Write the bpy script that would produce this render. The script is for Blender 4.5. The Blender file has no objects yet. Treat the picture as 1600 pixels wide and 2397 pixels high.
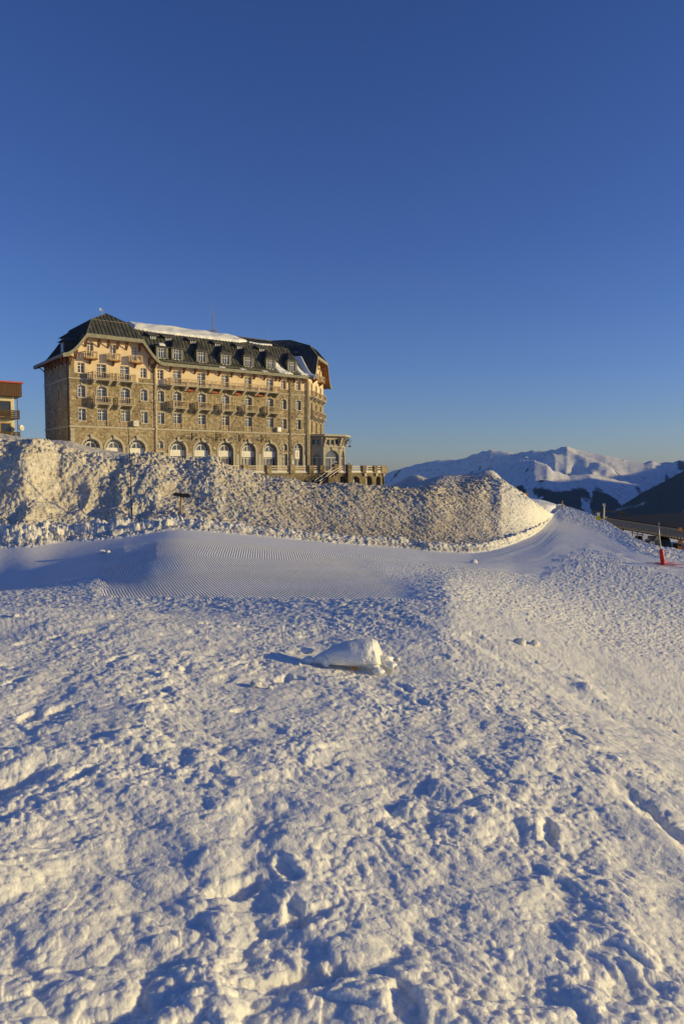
import bpy, bmesh, math, random
import numpy as np
from mathutils import Vector, Matrix
R = math.radians
random.seed(7)
rng = np.random.default_rng(11)
sc = bpy.context.scene

# ------------------------------------------------------------------ camera, sky, sun, exposure
F_PX = 1680.0; PITCH = R(3.19); ROLL = R(-0.1)
cam_d = bpy.data.cameras.new('camera'); cam = bpy.data.objects.new('camera', cam_d)
sc.collection.objects.link(cam); sc.camera = cam
cam_d.sensor_fit = 'VERTICAL'; cam_d.sensor_height = 24.0
cam_d.lens = 24.0 * F_PX / 2397.0
cam_d.clip_start = 0.1; cam_d.clip_end = 60000
cam.matrix_world = Matrix.Rotation(math.pi/2 - PITCH, 4, 'X') @ Matrix.Rotation(ROLL, 4, 'Z')

SUN_AZ = R(93.0)          # clockwise from +Y: the sun stands to the right
SUN_EL = R(10.0)
world = bpy.data.worlds.new('World'); sc.world = world; world.use_nodes = True
wn = world.node_tree.nodes; wl = world.node_tree.links
bg = wn['Background']
sky = wn.new('ShaderNodeTexSky'); sky.sky_type = 'NISHITA'; sky.sun_disc = False
sky.sun_elevation = SUN_EL; sky.sun_rotation = SUN_AZ
sky.altitude = 1800; sky.air_density = 1.0; sky.dust_density = 1.5; sky.ozone_density = 3.6
bg.inputs[1].default_value = 0.096
wb = wn.new('ShaderNodeMixRGB'); wb.blend_type = 'MULTIPLY'; wb.inputs[0].default_value = 1.0
# the camera's cool white balance aloft, easing to the paler warm band low over the horizon
tc_ = wn.new('ShaderNodeTexCoord'); sx_ = wn.new('ShaderNodeSeparateXYZ'); wl.new(tc_.outputs['Generated'], sx_.inputs[0])
tr_ = wn.new('ShaderNodeValToRGB'); el_ = tr_.color_ramp.elements
for p_, c_ in ((0.0, (.90, .82, .88)), (.045, (.86, .80, .93)), (.12, (.74, .75, 1.0)), (.30, (.60, .66, 1.02))): 
    e_ = el_[0] if p_ == 0 else el_.new(p_)
    e_.position = p_; e_.color = (*c_, 1)
el_[len(el_)-1].position = .62; el_[len(el_)-1].color = (.47, .60, 1.0, 1)
wl.new(sx_.outputs['Z'], tr_.inputs[0])
sc_ = wn.new('ShaderNodeVectorMath'); sc_.operation = 'SCALE'; sc_.inputs['Scale'].default_value = 1.5; wl.new(tr_.outputs[0], sc_.inputs[0]); wl.new(sc_.outputs[0], wb.inputs[2])
wl.new(sky.outputs[0], wb.inputs[1]); wl.new(wb.outputs[0], bg.inputs[0])
sl = bpy.data.lights.new('sun', 'SUN'); sun = bpy.data.objects.new('sun', sl)
sc.collection.objects.link(sun)
sl.energy = 5.0; sl.angle = R(0.53); sl.color = (1.0, 0.77, 0.31)
sdir = Vector((math.sin(SUN_AZ)*math.cos(SUN_EL), math.cos(SUN_AZ)*math.cos(SUN_EL), math.sin(SUN_EL)))
sun.rotation_euler = (-sdir).to_track_quat('-Z', 'Y').to_euler()
sc.view_settings.view_transform = 'Standard'; sc.view_settings.look = 'None'
sc.view_settings.exposure = -0.06; sc.view_settings.gamma = 1.0
sc.cycles.max_bounces = 6

# ------------------------------------------------------------------ camera geometry helpers (pixel of the 1600x2397 photo -> direction)
MC = np.array(cam.matrix_world.to_3x3())
def hz(px, py, D):
    """height of the point seen at (px,py) when it stands at forward depth D; vectorised"""
    px = np.asarray(px, float); py = np.asarray(py, float)
    d = np.stack([(px-800)/F_PX, -(py-1198.5)/F_PX, -np.ones_like(px+py)], -1) @ MC.T
    return d[..., 2]/d[..., 1]*D
def at(px, py, D):
    d = MC @ np.array([(px-800)/F_PX, -(py-1198.5)/F_PX, -1.0]); d = d/d[1]*D
    return Vector(d)

# ------------------------------------------------------------------ noise
def _h(ix, iy, s):
    h = (ix.astype(np.int64)*374761393 + iy.astype(np.int64)*668265263 + s*982451653) & 0xffffffff
    h = ((h ^ (h >> 13))*1274126177) & 0xffffffff
    return ((h ^ (h >> 16)) & 0xffffff)/16777215.0
def vnoise(x, y, s=0):
    ix = np.floor(x); iy = np.floor(y); fx = x-ix; fy = y-iy
    ix = ix.astype(np.int64); iy = iy.astype(np.int64)
    def g(a, b):
        an = _h(ix+a, iy+b, s)*2*np.pi
        return np.cos(an)*(fx-a)+np.sin(an)*(fy-b)
    u = fx*fx*fx*(fx*(fx*6-15)+10); v = fy*fy*fy*(fy*(fy*6-15)+10)
    n = (g(0, 0)*(1-u)+g(1, 0)*u)*(1-v)+(g(0, 1)*(1-u)+g(1, 1)*u)*v
    return n*1.5
def fbm(x, y, o=4, s=0, g=0.5):
    r = 0; a = 1.0; t = 0
    for k in range(o):
        r = r+a*vnoise(x*2**k+k*17.3, y*2**k-k*9.1, s+k); t += a; a *= g
    return r/t
def worley(x, y, s=0):
    ix = np.floor(x).astype(np.int64); iy = np.floor(y).astype(np.int64)
    best = np.full(x.shape, 9.0); rad = np.zeros(x.shape)
    for a in (-1, 0, 1):
        for b in (-1, 0, 1):
            cx = ix+a+_h(ix+a, iy+b, s+1); cy = iy+b+_h(ix+a, iy+b, s+2)
            d = np.hypot(x-cx, y-cy); rr = _h(ix+a, iy+b, s+3)
            m = d < best; best = np.where(m, d, best); rad = np.where(m, rr, rad)
    return best, rad
def sstep(a, b, x):
    t = np.clip((x-a)/(b-a), 0, 1); return t*t*(3-2*t)

# ------------------------------------------------------------------ object helpers
def tag(o, label=None, cat=None, group=None, kind=None):
    if label: o['label'] = label
    if cat: o['category'] = cat
    if group: o['group'] = group
    if kind: o['kind'] = kind
    return o
def empty(name, loc=(0, 0, 0), rz=0, **k):
    o = bpy.data.objects.new(name, None); sc.collection.objects.link(o)
    o.location = loc; o.rotation_euler = (0, 0, rz); o.empty_display_size = .3
    return tag(o, **k)
class MB:
    def __init__(s, T=None): s.v = []; s.f = []; s.m = []; s.T = T or (lambda a, b, c: (a, b, c))
    def poly(s, pts, m=0):
        i = len(s.v); s.v += [s.T(*p) for p in pts]; s.f.append(tuple(range(i, i+len(pts)))); s.m.append(m)
    def raw(s, vs, fs, m=0):
        i = len(s.v); s.v += [s.T(*p) for p in vs]; s.f += [tuple(i+k for k in f) for f in fs]; s.m += [m]*len(fs)
    def box(s, a0, a1, b0, b1, c0, c1, m=0):
        P = [(a0, b0, c0), (a1, b0, c0), (a1, b1, c0), (a0, b1, c0), (a0, b0, c1), (a1, b0, c1), (a1, b1, c1), (a0, b1, c1)]
        s.raw(P, [(0, 3, 2, 1), (4, 5, 6, 7), (0, 1, 5, 4), (1, 2, 6, 5), (2, 3, 7, 6), (3, 0, 4, 7)], m)
    def extr(s, pts, d, m=0):
        n = len(pts); Q = [(p[0]+d[0], p[1]+d[1], p[2]+d[2]) for p in pts]
        s.raw(list(pts)+Q, [tuple(range(n)), tuple(range(2*n-1, n-1, -1))]+[(i, (i+1) % n, n+(i+1) % n, n+i) for i in range(n)], m)
    def bar(s, p, q, w, h, m=0, up=(0, 0, 1)):
        p = Vector(p); q = Vector(q); d = (q-p); 
        if d.length < 1e-6: return
        d.normalize(); u = Vector(up)
        if abs(d.dot(u)) > .95: u = Vector((1, 0, 0))
        x = d.cross(u).normalized()*w/2; y = x.cross(d).normalized()*h/2
        P = [p-x-y, p+x-y, p+x+y, p-x+y, q-x-y, q+x-y, q+x+y, q-x+y]
        s.raw([tuple(a) for a in P], [(0, 3, 2, 1), (4, 5, 6, 7), (0, 1, 5, 4), (1, 2, 6, 5), (2, 3, 7, 6), (3, 0, 4, 7)], m)
    def tube(s, pts, r, n=8, m=0, cap=True):
        pts = [Vector(p) for p in pts]; k = len(pts); rr = r if isinstance(r, (list, tuple)) else [r]*k
        V = []; x = None
        for i, p in enumerate(pts):
            d = (pts[min(i+1, k-1)]-pts[max(i-1, 0)]).normalized()
            if x is None:
                u = Vector((0, 0, 1)) if abs(d.z) < .9 else Vector((1, 0, 0)); x = d.cross(u).normalized()
            x = (x-d*x.dot(d)).normalized(); y = d.cross(x)
            for j in range(n):
                a = 2*math.pi*j/n; V.append(tuple(p+(x*math.cos(a)+y*math.sin(a))*rr[i]))
        Fc = [(i*n+j, i*n+(j+1) % n, (i+1)*n+(j+1) % n, (i+1)*n+j) for i in range(k-1) for j in range(n)]
        if cap: Fc += [tuple(range(n-1, -1, -1)), tuple((k-1)*n+j for j in range(n))]
        s.raw(V, Fc, m)
    def build(s, name, mats, parent=None, smooth=False, recalc=True, **k):
        me = bpy.data.meshes.new(name); me.from_pydata([tuple(p) for p in s.v], [], s.f)
        for mt in (mats if isinstance(mats, (list, tuple)) else [mats]): me.materials.append(mt)
        me.polygons.foreach_set('material_index', s.m)
        if recalc:
            b = bmesh.new(); b.from_mesh(me); bmesh.ops.recalc_face_normals(b, faces=b.faces); b.to_mesh(me); b.free()
        if smooth: me.polygons.foreach_set('use_smooth', [True]*len(me.polygons))
        me.update()
        o = bpy.data.objects.new(name, me); sc.collection.objects.link(o)
        if parent is not None: o.parent = parent
        return tag(o, **k)

# ------------------------------------------------------------------ materials
def nmat(name, col=(.5, .5, .5), rough=.8, metal=0, spec=.3):
    m = bpy.data.materials.new(name); m.use_nodes = True
    p = m.node_tree.nodes['Principled BSDF']
    p.inputs['Base Color'].default_value = (*col, 1); p.inputs['Roughness'].default_value = rough
    p.inputs['Metallic'].default_value = metal; p.inputs['Specular IOR Level'].default_value = spec
    return m, m.node_tree.nodes, m.node_tree.links, p
def ramp(n, stops, interp='LINEAR'):
    r = n.new('ShaderNodeValToRGB'); r.color_ramp.interpolation = interp
    while len(r.color_ramp.elements) < len(stops): r.color_ramp.elements.new(0.5)
    for e, (a, c) in zip(r.color_ramp.elements, stops):
        e.position = a; e.color = (*c, 1) if len(c) == 3 else c
    return r
def coords(n, l, scale=(1, 1, 1), kind='Object'):
    t = n.new('ShaderNodeTexCoord'); m = n.new('ShaderNodeMapping'); m.inputs['Scale'].default_value = scale
    l.new(t.outputs[kind], m.inputs[0]); return m.outputs[0]
def mottled(name, c0, c1, scale=3, rough=.8, bump=.0, bdist=.02, spec=.3, stretch=(1, 1, 1), detail=6, metal=0):
    m, n, l, p = nmat(name, c0, rough, metal, spec)
    co = coords(n, l, stretch); t = n.new('ShaderNodeTexNoise'); t.inputs['Scale'].default_value = scale
    t.inputs['Detail'].default_value = detail; l.new(co, t.inputs[0])
    r = ramp(n, [(.32, c0), (.68, c1)]); l.new(t.outputs[0], r.inputs[0]); l.new(r.outputs[0], p.inputs['Base Color'])
    if bump:
        b = n.new('ShaderNodeBump'); b.inputs['Strength'].default_value = bump; b.inputs['Distance'].default_value = bdist
        l.new(t.outputs[0], b.inputs['Height']); l.new(b.outputs[0], p.inputs['Normal'])
    return m
def stone_mat(name, cols, scale=2.6, mortar=(.40, .33, .22)):
    m, n, l, p = nmat(name, cols[0], .9)
    co = coords(n, l, (1, 1, 1.35))
    nz = n.new('ShaderNodeTexNoise'); nz.inputs['Scale'].default_value = 2.2; l.new(co, nz.inputs[0])
    mx = n.new('ShaderNodeMixRGB'); mx.blend_type = 'ADD'; mx.inputs[0].default_value = .35
    l.new(co, mx.inputs[1]); l.new(nz.outputs[1], mx.inputs[2])
    v = n.new('ShaderNodeTexVoronoi'); v.inputs['Scale'].default_value = scale; l.new(mx.outputs[0], v.inputs[0])
    e = n.new('ShaderNodeTexVoronoi'); e.feature = 'DISTANCE_TO_EDGE'; e.inputs['Scale'].default_value = scale; l.new(mx.outputs[0], e.inputs[0])
    sp = n.new('ShaderNodeSeparateColor'); l.new(v.outputs['Color'], sp.inputs[0])
    r = ramp(n, [(i/(len(cols)-1), c) for i, c in enumerate(cols)]); l.new(sp.outputs[0], r.inputs[0])
    er = ramp(n, [(.02, (1, 1, 1)), (.07, (0, 0, 0))]); l.new(e.outputs[0], er.inputs[0])
    c = n.new('ShaderNodeMixRGB'); l.new(er.outputs[0], c.inputs[0]); l.new(r.outputs[0], c.inputs[1]); c.inputs[2].default_value = (*mortar, 1)
    big = n.new('ShaderNodeTexNoise'); big.inputs['Scale'].default_value = .35; big.inputs['Detail'].default_value = 4; l.new(co, big.inputs[0])
    br = ramp(n, [(.3, (.72, .68, .62)), (.7, (1.12, 1.08, 1.0))]); l.new(big.outputs[0], br.inputs[0])
    mm = n.new('ShaderNodeMixRGB'); mm.blend_type = 'MULTIPLY'; mm.inputs[0].default_value = 1
    l.new(c.outputs[0], mm.inputs[1]); l.new(br.outputs[0], mm.inputs[2]); l.new(mm.outputs[0], p.inputs['Base Color'])
    b = n.new('ShaderNodeBump'); b.inputs['Strength'].default_value = .55; b.inputs['Distance'].default_value = .06
    ad = n.new('ShaderNodeMath'); ad.operation = 'ADD'; l.new(e.outputs[0], ad.inputs[0]); l.new(sp.outputs[1], ad.inputs[1])
    l.new(ad.outputs[0], b.inputs['Height']); l.new(b.outputs[0], p.inputs['Normal'])
    return m
def snow_mat(name, grain=60., gb=.35, gd=.012, dirt=False, cord=False, tint=(.86, .865, .82), sss=0):
    m, n, l, p = nmat(name, tint, .55, 0, .25)
    if sss:
        p.inputs['Subsurface Weight'].default_value = 1.0; p.inputs['Subsurface Radius'].default_value = (1.0, .85, .7); p.inputs['Subsurface Scale'].default_value = sss; p.subsurface_method = 'BURLEY'
    t = n.new('ShaderNodeTexCoord'); co = t.outputs['Object']
    a = n.new('ShaderNodeTexNoise'); a.inputs['Scale'].default_value = grain; a.inputs['Detail'].default_value = 5; l.new(co, a.inputs[0])
    a2 = n.new('ShaderNodeTexNoise'); a2.inputs['Scale'].default_value = grain/7; a2.inputs['Detail'].default_value = 4; l.new(co, a2.inputs[0])
    ad = n.new('ShaderNodeMath'); ad.operation = 'MULTIPLY_ADD'; l.new(a2.outputs[0], ad.inputs[0]); ad.inputs[1].default_value = 2.0; l.new(a.outputs[0], ad.inputs[2])
    b = n.new('ShaderNodeBump'); b.inputs['Strength'].default_value = gb; b.inputs['Distance'].default_value = gd
    l.new(ad.outputs[0], b.inputs['Height']); last = b
    base = n.new('ShaderNodeTexNoise'); base.inputs['Scale'].default_value = 1.1; base.inputs['Detail'].default_value = 6; l.new(co, base.inputs[0])
    br = ramp(n, [(.3, tuple(x*.93 for x in tint)), (.7, tint)]); l.new(base.outputs[0], br.inputs[0]); col = br.outputs[0]
    if cord:
        ph = n.new('ShaderNodeAttribute'); ph.attribute_name = 'cord_phase'; mk = n.new('ShaderNodeAttribute'); mk.attribute_name = 'cord_mask'
        s = n.new('ShaderNodeMath'); s.operation = 'SINE'; l.new(ph.outputs['Fac'], s.inputs[0])
        mu = n.new('ShaderNodeMath'); mu.operation = 'MULTIPLY'; l.new(s.outputs[0], mu.inputs[0]); l.new(mk.outputs['Fac'], mu.inputs[1])
        b2 = n.new('ShaderNodeBump'); b2.inputs['Strength'].default_value = 1.0; b2.inputs['Distance'].default_value = .012
        l.new(mu.outputs[0], b2.inputs['Height']); l.new(b.outputs[0], b2.inputs['Normal']); last = b2
    if dirt:
        d = n.new('ShaderNodeAttribute'); d.attribute_name = 'dirt'
        dn = n.new('ShaderNodeTexNoise'); dn.inputs['Scale'].default_value = 2.2; dn.inputs['Detail'].default_value = 9; dn.inputs['Roughness'].default_value = .72; l.new(co, dn.inputs[0])
        q = n.new('ShaderNodeMath'); q.operation = 'ADD'; l.new(d.outputs['Fac'], q.inputs[0]); l.new(dn.outputs[0], q.inputs[1])
        qr = ramp(n, [(.62, (0, 0, 0)), (1.0, (.75, .75, .75))]); l.new(q.outputs[0], qr.inputs[0])
        dr = n.new('ShaderNodeTexNoise'); dr.inputs['Scale'].default_value = 9; dr.inputs['Detail'].default_value = 6; l.new(co, dr.inputs[0])
        dc = ramp(n, [(.28, (.20, .155, .09)), (.5, (.47, .39, .25)), (.72, (.68, .60, .44))]); l.new(dr.outputs[0], dc.inputs[0])
        mx = n.new('ShaderNodeMixRGB'); l.new(qr.outputs[0], mx.inputs[0]); l.new(col, mx.inputs[1]); l.new(dc.outputs[0], mx.inputs[2]); col = mx.outputs[0]
    l.new(col, p.inputs['Base Color']); l.new(last.outputs[0], p.inputs['Normal'])
    return m

M = {}
M['snow_near'] = snow_mat('snow_near', 95, .8, .006, dirt=True, sss=.019, tint=(.88, .875, .80))
M['snow_piste'] = snow_mat('snow_piste', 30, .35, .008, cord=True, tint=(.83, .84, .81))
M['snow_bank'] = snow_mat('snow_bank', 9, .8, .06, dirt=True, tint=(.82, .80, .71))
M['snow_roof'] = snow_mat('snow_roof', 6, .4, .05)
M['stone'] = stone_mat('rubble_stone', [(.10, .08, .05), (.34, .285, .185), (.17, .15, .115), (.43, .365, .25), (.27, .19, .10), (.24, .22, .175), (.52, .46, .35)], 2.9, (.40, .345, .25))
M['granite'] = mottled('granite_trim', (.36, .33, .26), (.50, .46, .38), 5, .85, .3, .01)
M['stucco'] = mottled('ochre_stucco', (.66, .52, .34), (.78, .64, .44), .9, .9, .1, .01)
M['slate'] = mottled('roof_metal', (.045, .047, .043), (.105, .105, .085), 1.3, .55, .3, .01, stretch=(1, 1, .5))
M['fascia'] = mottled('fascia_board', (.20, .20, .15), (.30, .29, .22), 2.0, .7, .15, .01)
M['soffit'] = mottled('brown_soffit', (.20, .085, .035), (.32, .15, .07), 3, .7)
M['timber'] = mottled('balcony_timber', (.42, .32, .19), (.62, .50, .32), 6, .8)
M['bracket'] = mottled('bracket_wood', (.15, .055, .028), (.24, .10, .05), 6, .7)
M['white'] = mottled('white_paint', (.68, .66, .60), (.80, .78, .73), 4, .5)
M['iron'] = mottled('wrought_iron', (.03, .03, .03), (.06, .055, .05), 8, .5)
M['pipe_light'] = mottled('cream_pipe', (.70, .62, .44), (.80, .72, .55), 3, .35, spec=.6)
M['pipe_dark'] = mottled('dark_pipe', (.07, .06, .05), (.12, .10, .08), 3, .5)
M['curtain'] = mottled('net_curtain', (.45, .42, .36), (.60, .57, .50), 3, .8, stretch=(9, 9, .5))
def glass_mat(name, col, rough=.06):
    m, n, l, p = nmat(name, col, rough, 0, .9)
    co = coords(n, l); t = n.new('ShaderNodeTexNoise'); t.inputs['Scale'].default_value = .9; l.new(co, t.inputs[0])
    r = ramp(n, [(.35, tuple(c*.5 for c in col)), (.65, tuple(c*1.3 for c in col))]); l.new(t.outputs[0], r.inputs[0]); l.new(r.outputs[0], p.inputs['Base Color'])
    p.inputs['Coat Weight'].default_value = .6; p.inputs['Coat Roughness'].default_value = .03
    return m
M['glass'] = glass_mat('window_glass', (.06, .08, .12))
M['glass_dark'] = glass_mat('dark_open_window', (.012, .011, .010), .3)
M['red_plastic'] = mottled('red_pad', (.55, .03, .02), (.72, .06, .04), 6, .45)
M['pole_grey'] = mottled('grey_pole', (.42, .40, .36), (.62, .60, .55), 12, .4, metal=.3)
M['pole_wood'] = mottled('pole_wood', (.30, .17, .07), (.48, .29, .13), 10, .8, stretch=(1, 1, .2))
M['board_dark'] = mottled('dark_board', (.035, .028, .022), (.075, .06, .045), 9, .8)
M['yellow'] = mottled('yellow_sign', (.62, .50, .04), (.75, .62, .08), 5, .6)
M['orange'] = mottled('orange_paint', (.62, .25, .05), (.75, .34, .08), 5, .6)
M['shed_roof'] = mottled('dark_shed_roof', (.010, .010, .010), (.022, .020, .018), 2, .8)
M['shed_rib'] = mottled('shed_rib_sunlit', (.42, .34, .20), (.56, .46, .28), 5, .8)  # paler than the roof sheet: grazing sun on the corrugation put into the colour
M['rock'] = stone_mat('dark_masonry', [(.08, .065, .045), (.22, .18, .12), (.14, .12, .09), (.30, .25, .17)], 2.6, (.24, .20, .14))
M['cream'] = mottled('cream_render', (.60, .55, .38), (.68, .63, .46), 2, .9)
M['darkwood'] = mottled('dark_larch', (.055, .035, .02), (.12, .08, .045), 8, .8, stretch=(6, 6, .3))
M['redroof'] = mottled('red_roof', (.36, .06, .04), (.48, .10, .06), 4, .6)
M['car_dark'] = mottled('dark_car_paint', (.02, .022, .03), (.035, .037, .045), 4, .25, spec=.6)

# ------------------------------------------------------------------ TERRAIN (one polar height field, split into named sheets)
KX = np.array([-260, 0, 60, 110, 150, 205, 250, 308, 370, 411, 457, 484, 503, 532, 600, 661, 714, 751, 784, 824, 900, 957, 1023, 1086, 1115, 1135, 1150, 1167, 1187, 1230, 1279, 1313, 1370, 1403, 1445, 1487, 1535, 1600, 1900.])
def ip(px, pairs):
    a = np.array(pairs, float); return np.interp(px, a[:, 0], a[:, 1])
NC = 1150
ext = np.cumsum(np.geomspace(4, 520, 48))
PXC = np.concatenate([(-900-ext)[::-1], np.arange(-900, -191, 6), np.linspace(-190, 1790, NC), np.arange(1796, 2600, 6), 2600+ext]); NC = len(PXC)
def col_curves(px):
    """control curves of the ground as (D, z) per image column"""
    X = (px-800)/F_PX
    C = []
    right = lambda D: -0.135*np.maximum(X*D-0.9, 0)**1.15*(1-sstep(9, 17, D)*.75)
    def near(D, z0): return (np.full_like(px, D), z0+right(D)+0.0*px)
    C.append(near(0.35, -1.60)); C.append(near(2.2, -1.605)); C.append(near(3.7, -1.62)); C.append((np.full_like(px, 5.9), -1.63+right(5.9)+.02*np.sin(px/160)))
    # near edge of the groomed piste
    zc = ip(px, [(-200, -2.25), (0, -2.15), (240, -2.05), (600, -1.90), (950, -1.72), (1050, -1.74), (1200, -2.05), (1400, -2.5), (1600, -2.85), (1800, -3.1)])
    dc = ip(px, [(-200, 13.0), (0, 12.6), (240, 11.9), (950, 9.7), (1200, 11.0), (1600, 12.5), (1800, 13)])
    C.append((dc, zc))
    zm = ip(px, [(-200, -3.35), (0, -2.90), (90, -2.68), (200, -2.38), (350, -2.01), (420, -1.92), (600, -2.00), (900, -2.10), (1050, -2.42), (1200, -2.86), (1400, -2.96), (1600, -3.05), (1800, -3.15)])
    dm = ip(px, [(-200, 18.5), (0, 18.2), (240, 17.0), (900, 15.5), (1050, 17.5), (1200, 20.5), (1400, 21.0), (1600, 20.0), (1800, 20.0)])
    C.append((dm, zm))
    # foot of the bank (left) / far edge of the piste (right)
    yb = ip(px, [(-200, 1292), (6, 1286), (59, 1288), (141, 1271), (205, 1270), (308, 1258), (406, 1240), (460, 1244), (600, 1256), (776, 1273), (960, 1286), (1000, 1292), (1101, 1297), (1150, 1290), (1193, 1278), (1256, 1252), (1280, 1232), (1294, 1213), (1313, 1183), (1360, 1199), (1417, 1223), (1445, 1242), (1487, 1270), (1535, 1289), (1600, 1299), (1800, 1330)])
    zb = ip(px, [(-200, -2.26), (0, -2.36), (205, -2.27), (308, -2.14), (406, -1.95), (500, -2.08), (600, -2.26), (784, -2.61), (960, -2.90), (1101, -3.12), (1193, -3.10), (1256, -3.08), (1313, -3.04), (1487, -3.0), (1600, -3.1), (1800, -3.2)])
    db = zb/hz(px, yb, 1.0)
    C.append((db, zb))
    bank = 1-sstep(1262, 1300, px)
    # berm: outer rise and inner hollow
    lw = ip(px, [(-200, 2.0), (205, 1.9), (420, 1.4), (600, 1.0), (1800, 1.0)]); C.append((db+.35*lw, zb+.07*bank)); 
    bh = ip(px, [(-200, .5), (0, .5), (205, .38), (308, .32), (420, .28), (600, .2), (900, .22), (1000, .22), (1101, .24), (1256, .24), (1290, .12), (1310, 0), (1800, 0)])
    C.append((db+.85*lw, zb+bh*bank)); C.append((db+1.5*lw, zb+bh*.62*bank))
    # crest
    yc = ip(px, [(-200, 1040), (0, 1040), (60, 1040), (105, 1040), (160, 1055), (215, 1076), (260, 1083), (308, 1078), (370, 1076), (411, 1085), (457, 1084), (484, 1079), (503, 1081), (532, 1094), (600, 1115), (616, 1121), (661, 1120), (714, 1135), (751, 1137), (784, 1135), (824, 1135), (900, 1144), (957, 1148), (1023, 1143), (1084, 1138), (1107, 1131), (1130, 1124), (1150, 1119), (1167, 1122), (1187, 1134), (1230, 1163), (1279, 1196), (1290, 1206), (1300, 1200), (1313, 1186)])
    dc2 = db+ip(px, [(-200, 8.0), (0, 8.6), (117, 8.8), (205, 8.8), (308, 9.0), (457, 9.0), (600, 9.0), (784, 9.4), (957, 9.4), (1023, 9.6), (1100, 11.5), (1150, 12.5), (1187, 10.5), (1230, 6.5), (1279, 3.4), (1290, 3.), (1310, 3.0), (1800, 3.0)])
    zcr = hz(px, yc, dc2)
    fall = -ip(px, [(1290, 0), (1313, .35), (1400, .9), (1487, 1.0), (1600, 1.3), (1800, 1.6)])
    zcr = np.where(px > 1296, zb+fall, np.maximum(zcr, zb+.02)); 
    C.append((dc2, zcr))
    # behind the crest
    d3 = dc2+6; z3 = ip(px, [(-200, 1.0), (117, .6), (205, .3), (411, .2), (532, -.1), (661, -.8), (824, -1.0), (957, -1.0), (1023, -.28), (1086, -.26), (1120, -.1), (1147, .17), (1160, 0), (1175, -.5), (1190, -1.2), (1230, -2.2), (1279, -2.8)])
    z3 = np.where(px > 1285, zb+ip(px, [(1285, 0), (1313, -.9), (1400, -2.4), (1600, -3.2), (1800, -3.6)]), z3)
    C.append((d3, z3))
    d4 = np.full_like(px, 62.0)
    z4 = ip(px, [(-200, 2.7), (0, 2.4), (117, 2.0), (252, 1.0), (411, .4), (532, -.3), (661, -1.2), (824, -1.9), (900, -1.6), (972, -.1), (1010, -.9), (1086, -1.3), (1187, -2.45), (1240, -2.48), (1279, -2.70), (1313, -3.04), (1340, -3.8), (1420, -5.8), (1600, -6.3), (1800, -6.5)])
    C.append((d4, z4))
    d5 = np.full_like(px, 96.0)
    y5 = ip(px, [(-200, 1015), (0, 1017), (35, 1024), (79, 1034), (165, 1034), (176, 1037), (199, 1047), (252, 1056), (323, 1065), (370, 1072), (411, 1090), (457, 1104), (600, 1128), (714, 1140), (824, 1141), (900, 1136), (950, 1134), (1023, 1140), (1187, 1150), (1240, 1165)])
    z5 = hz(px, y5, d5); z5 = np.where(px > 1240, ip(px, [(1240, -3.9), (1313, -6.5), (1420, -7.5), (1600, -8)]), z5)
    C.append((d5, z5))
    z6 = ip(px, [(-200, 4.5), (165, 3.6), (252, 2.2), (370, .6), (480, -1.2), (600, -2.3), (824, -2.6), (900, -2.5), (960, -3.0), (1100, -6), (1240, -10), (1800, -14)])
    C.append((np.full_like(px, 133.0), z6))
    z7 = np.where(px < 600, z6+1, ip(px, [(600, -3), (900, -3.4), (960, -12), (1240, -35), (1800, -45)]))
    C.append((np.full_like(px, 175.0), z7)); C.append((np.full_like(px, 420.0), z7-90-ip(px, [(0, 0), (900, 0), (1000, 60)])))
    Dm = np.stack([c[0] for c in C], 0); Zm = np.stack([c[1] for c in C], 0)
    return Dm, Zm
DM, ZM = col_curves(PXC)
def smooth_cols(A, w):
    k = np.exp(-np.linspace(-2, 2, 2*w+1)**2); k /= k.sum(); P_ = np.pad(A, ((0, 0), (w, w)), mode='edge')
    return np.stack([np.convolve(P_[i], k, mode='valid') for i in range(A.shape[0])], 0)
DMs, ZMs = smooth_cols(DM, 22), smooth_cols(ZM, 22); DMt, ZMt_ = smooth_cols(DM, 7), smooth_cols(ZM, 7)
for i in range(DM.shape[0]):
    if i in (10,): DM[i], ZM[i] = DMt[i], ZMt_[i]
    else: DM[i], ZM[i] = DMs[i], ZMs[i]
for i in (4, 5, 6, 7, 8, 9):
    wgt = 1-sstep(700, 900, PXC); a_, b_ = smooth_cols(DM[i:i+1], 36)[0], smooth_cols(ZM[i:i+1], 36)[0]
    DM[i] = DM[i]*(1-wgt)+a_*wgt; ZM[i] = ZM[i]*(1-wgt)+b_*wgt
DM = np.maximum.accumulate(DM+np.arange(DM.shape[0])[:, None]*.01, 0)
NK = DM.shape[0]
# rows: sample parameter s in control-curve index space, so the bank gets many rows
rows = []
per = [90, 200, 190, 120, 110, 90, 8, 12, 16, 170, 36, 40, 30, 20, 10, 8]
for k in range(NK-1):
    n = per[k]
    if k == 0:
        rows += list(np.linspace(0, .85, 50, endpoint=False))+list(np.linspace(.85, 1, 120, endpoint=False)); continue
    rows += [k+i/n for i in range(n)]
rows.append(NK-1-1e-6); S = np.array(rows); NR = len(S)
K = np.minimum(S.astype(int), NK-2); T_ = (S-K)[:, None]
# geometric spacing of depth within a segment, monotone cubic-ish height
D0, D1, Z0, Z1 = DM[K], DM[K+1], ZM[K], ZM[K+1]
Dg = D0*(D1/D0)**T_
tt = (Dg-D0)/(D1-D0)
smoothseg = np.isin(K, [0, 1, 2, 3, 4, 5, 11, 12, 13, 14, 15, 16])[:, None]
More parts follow.
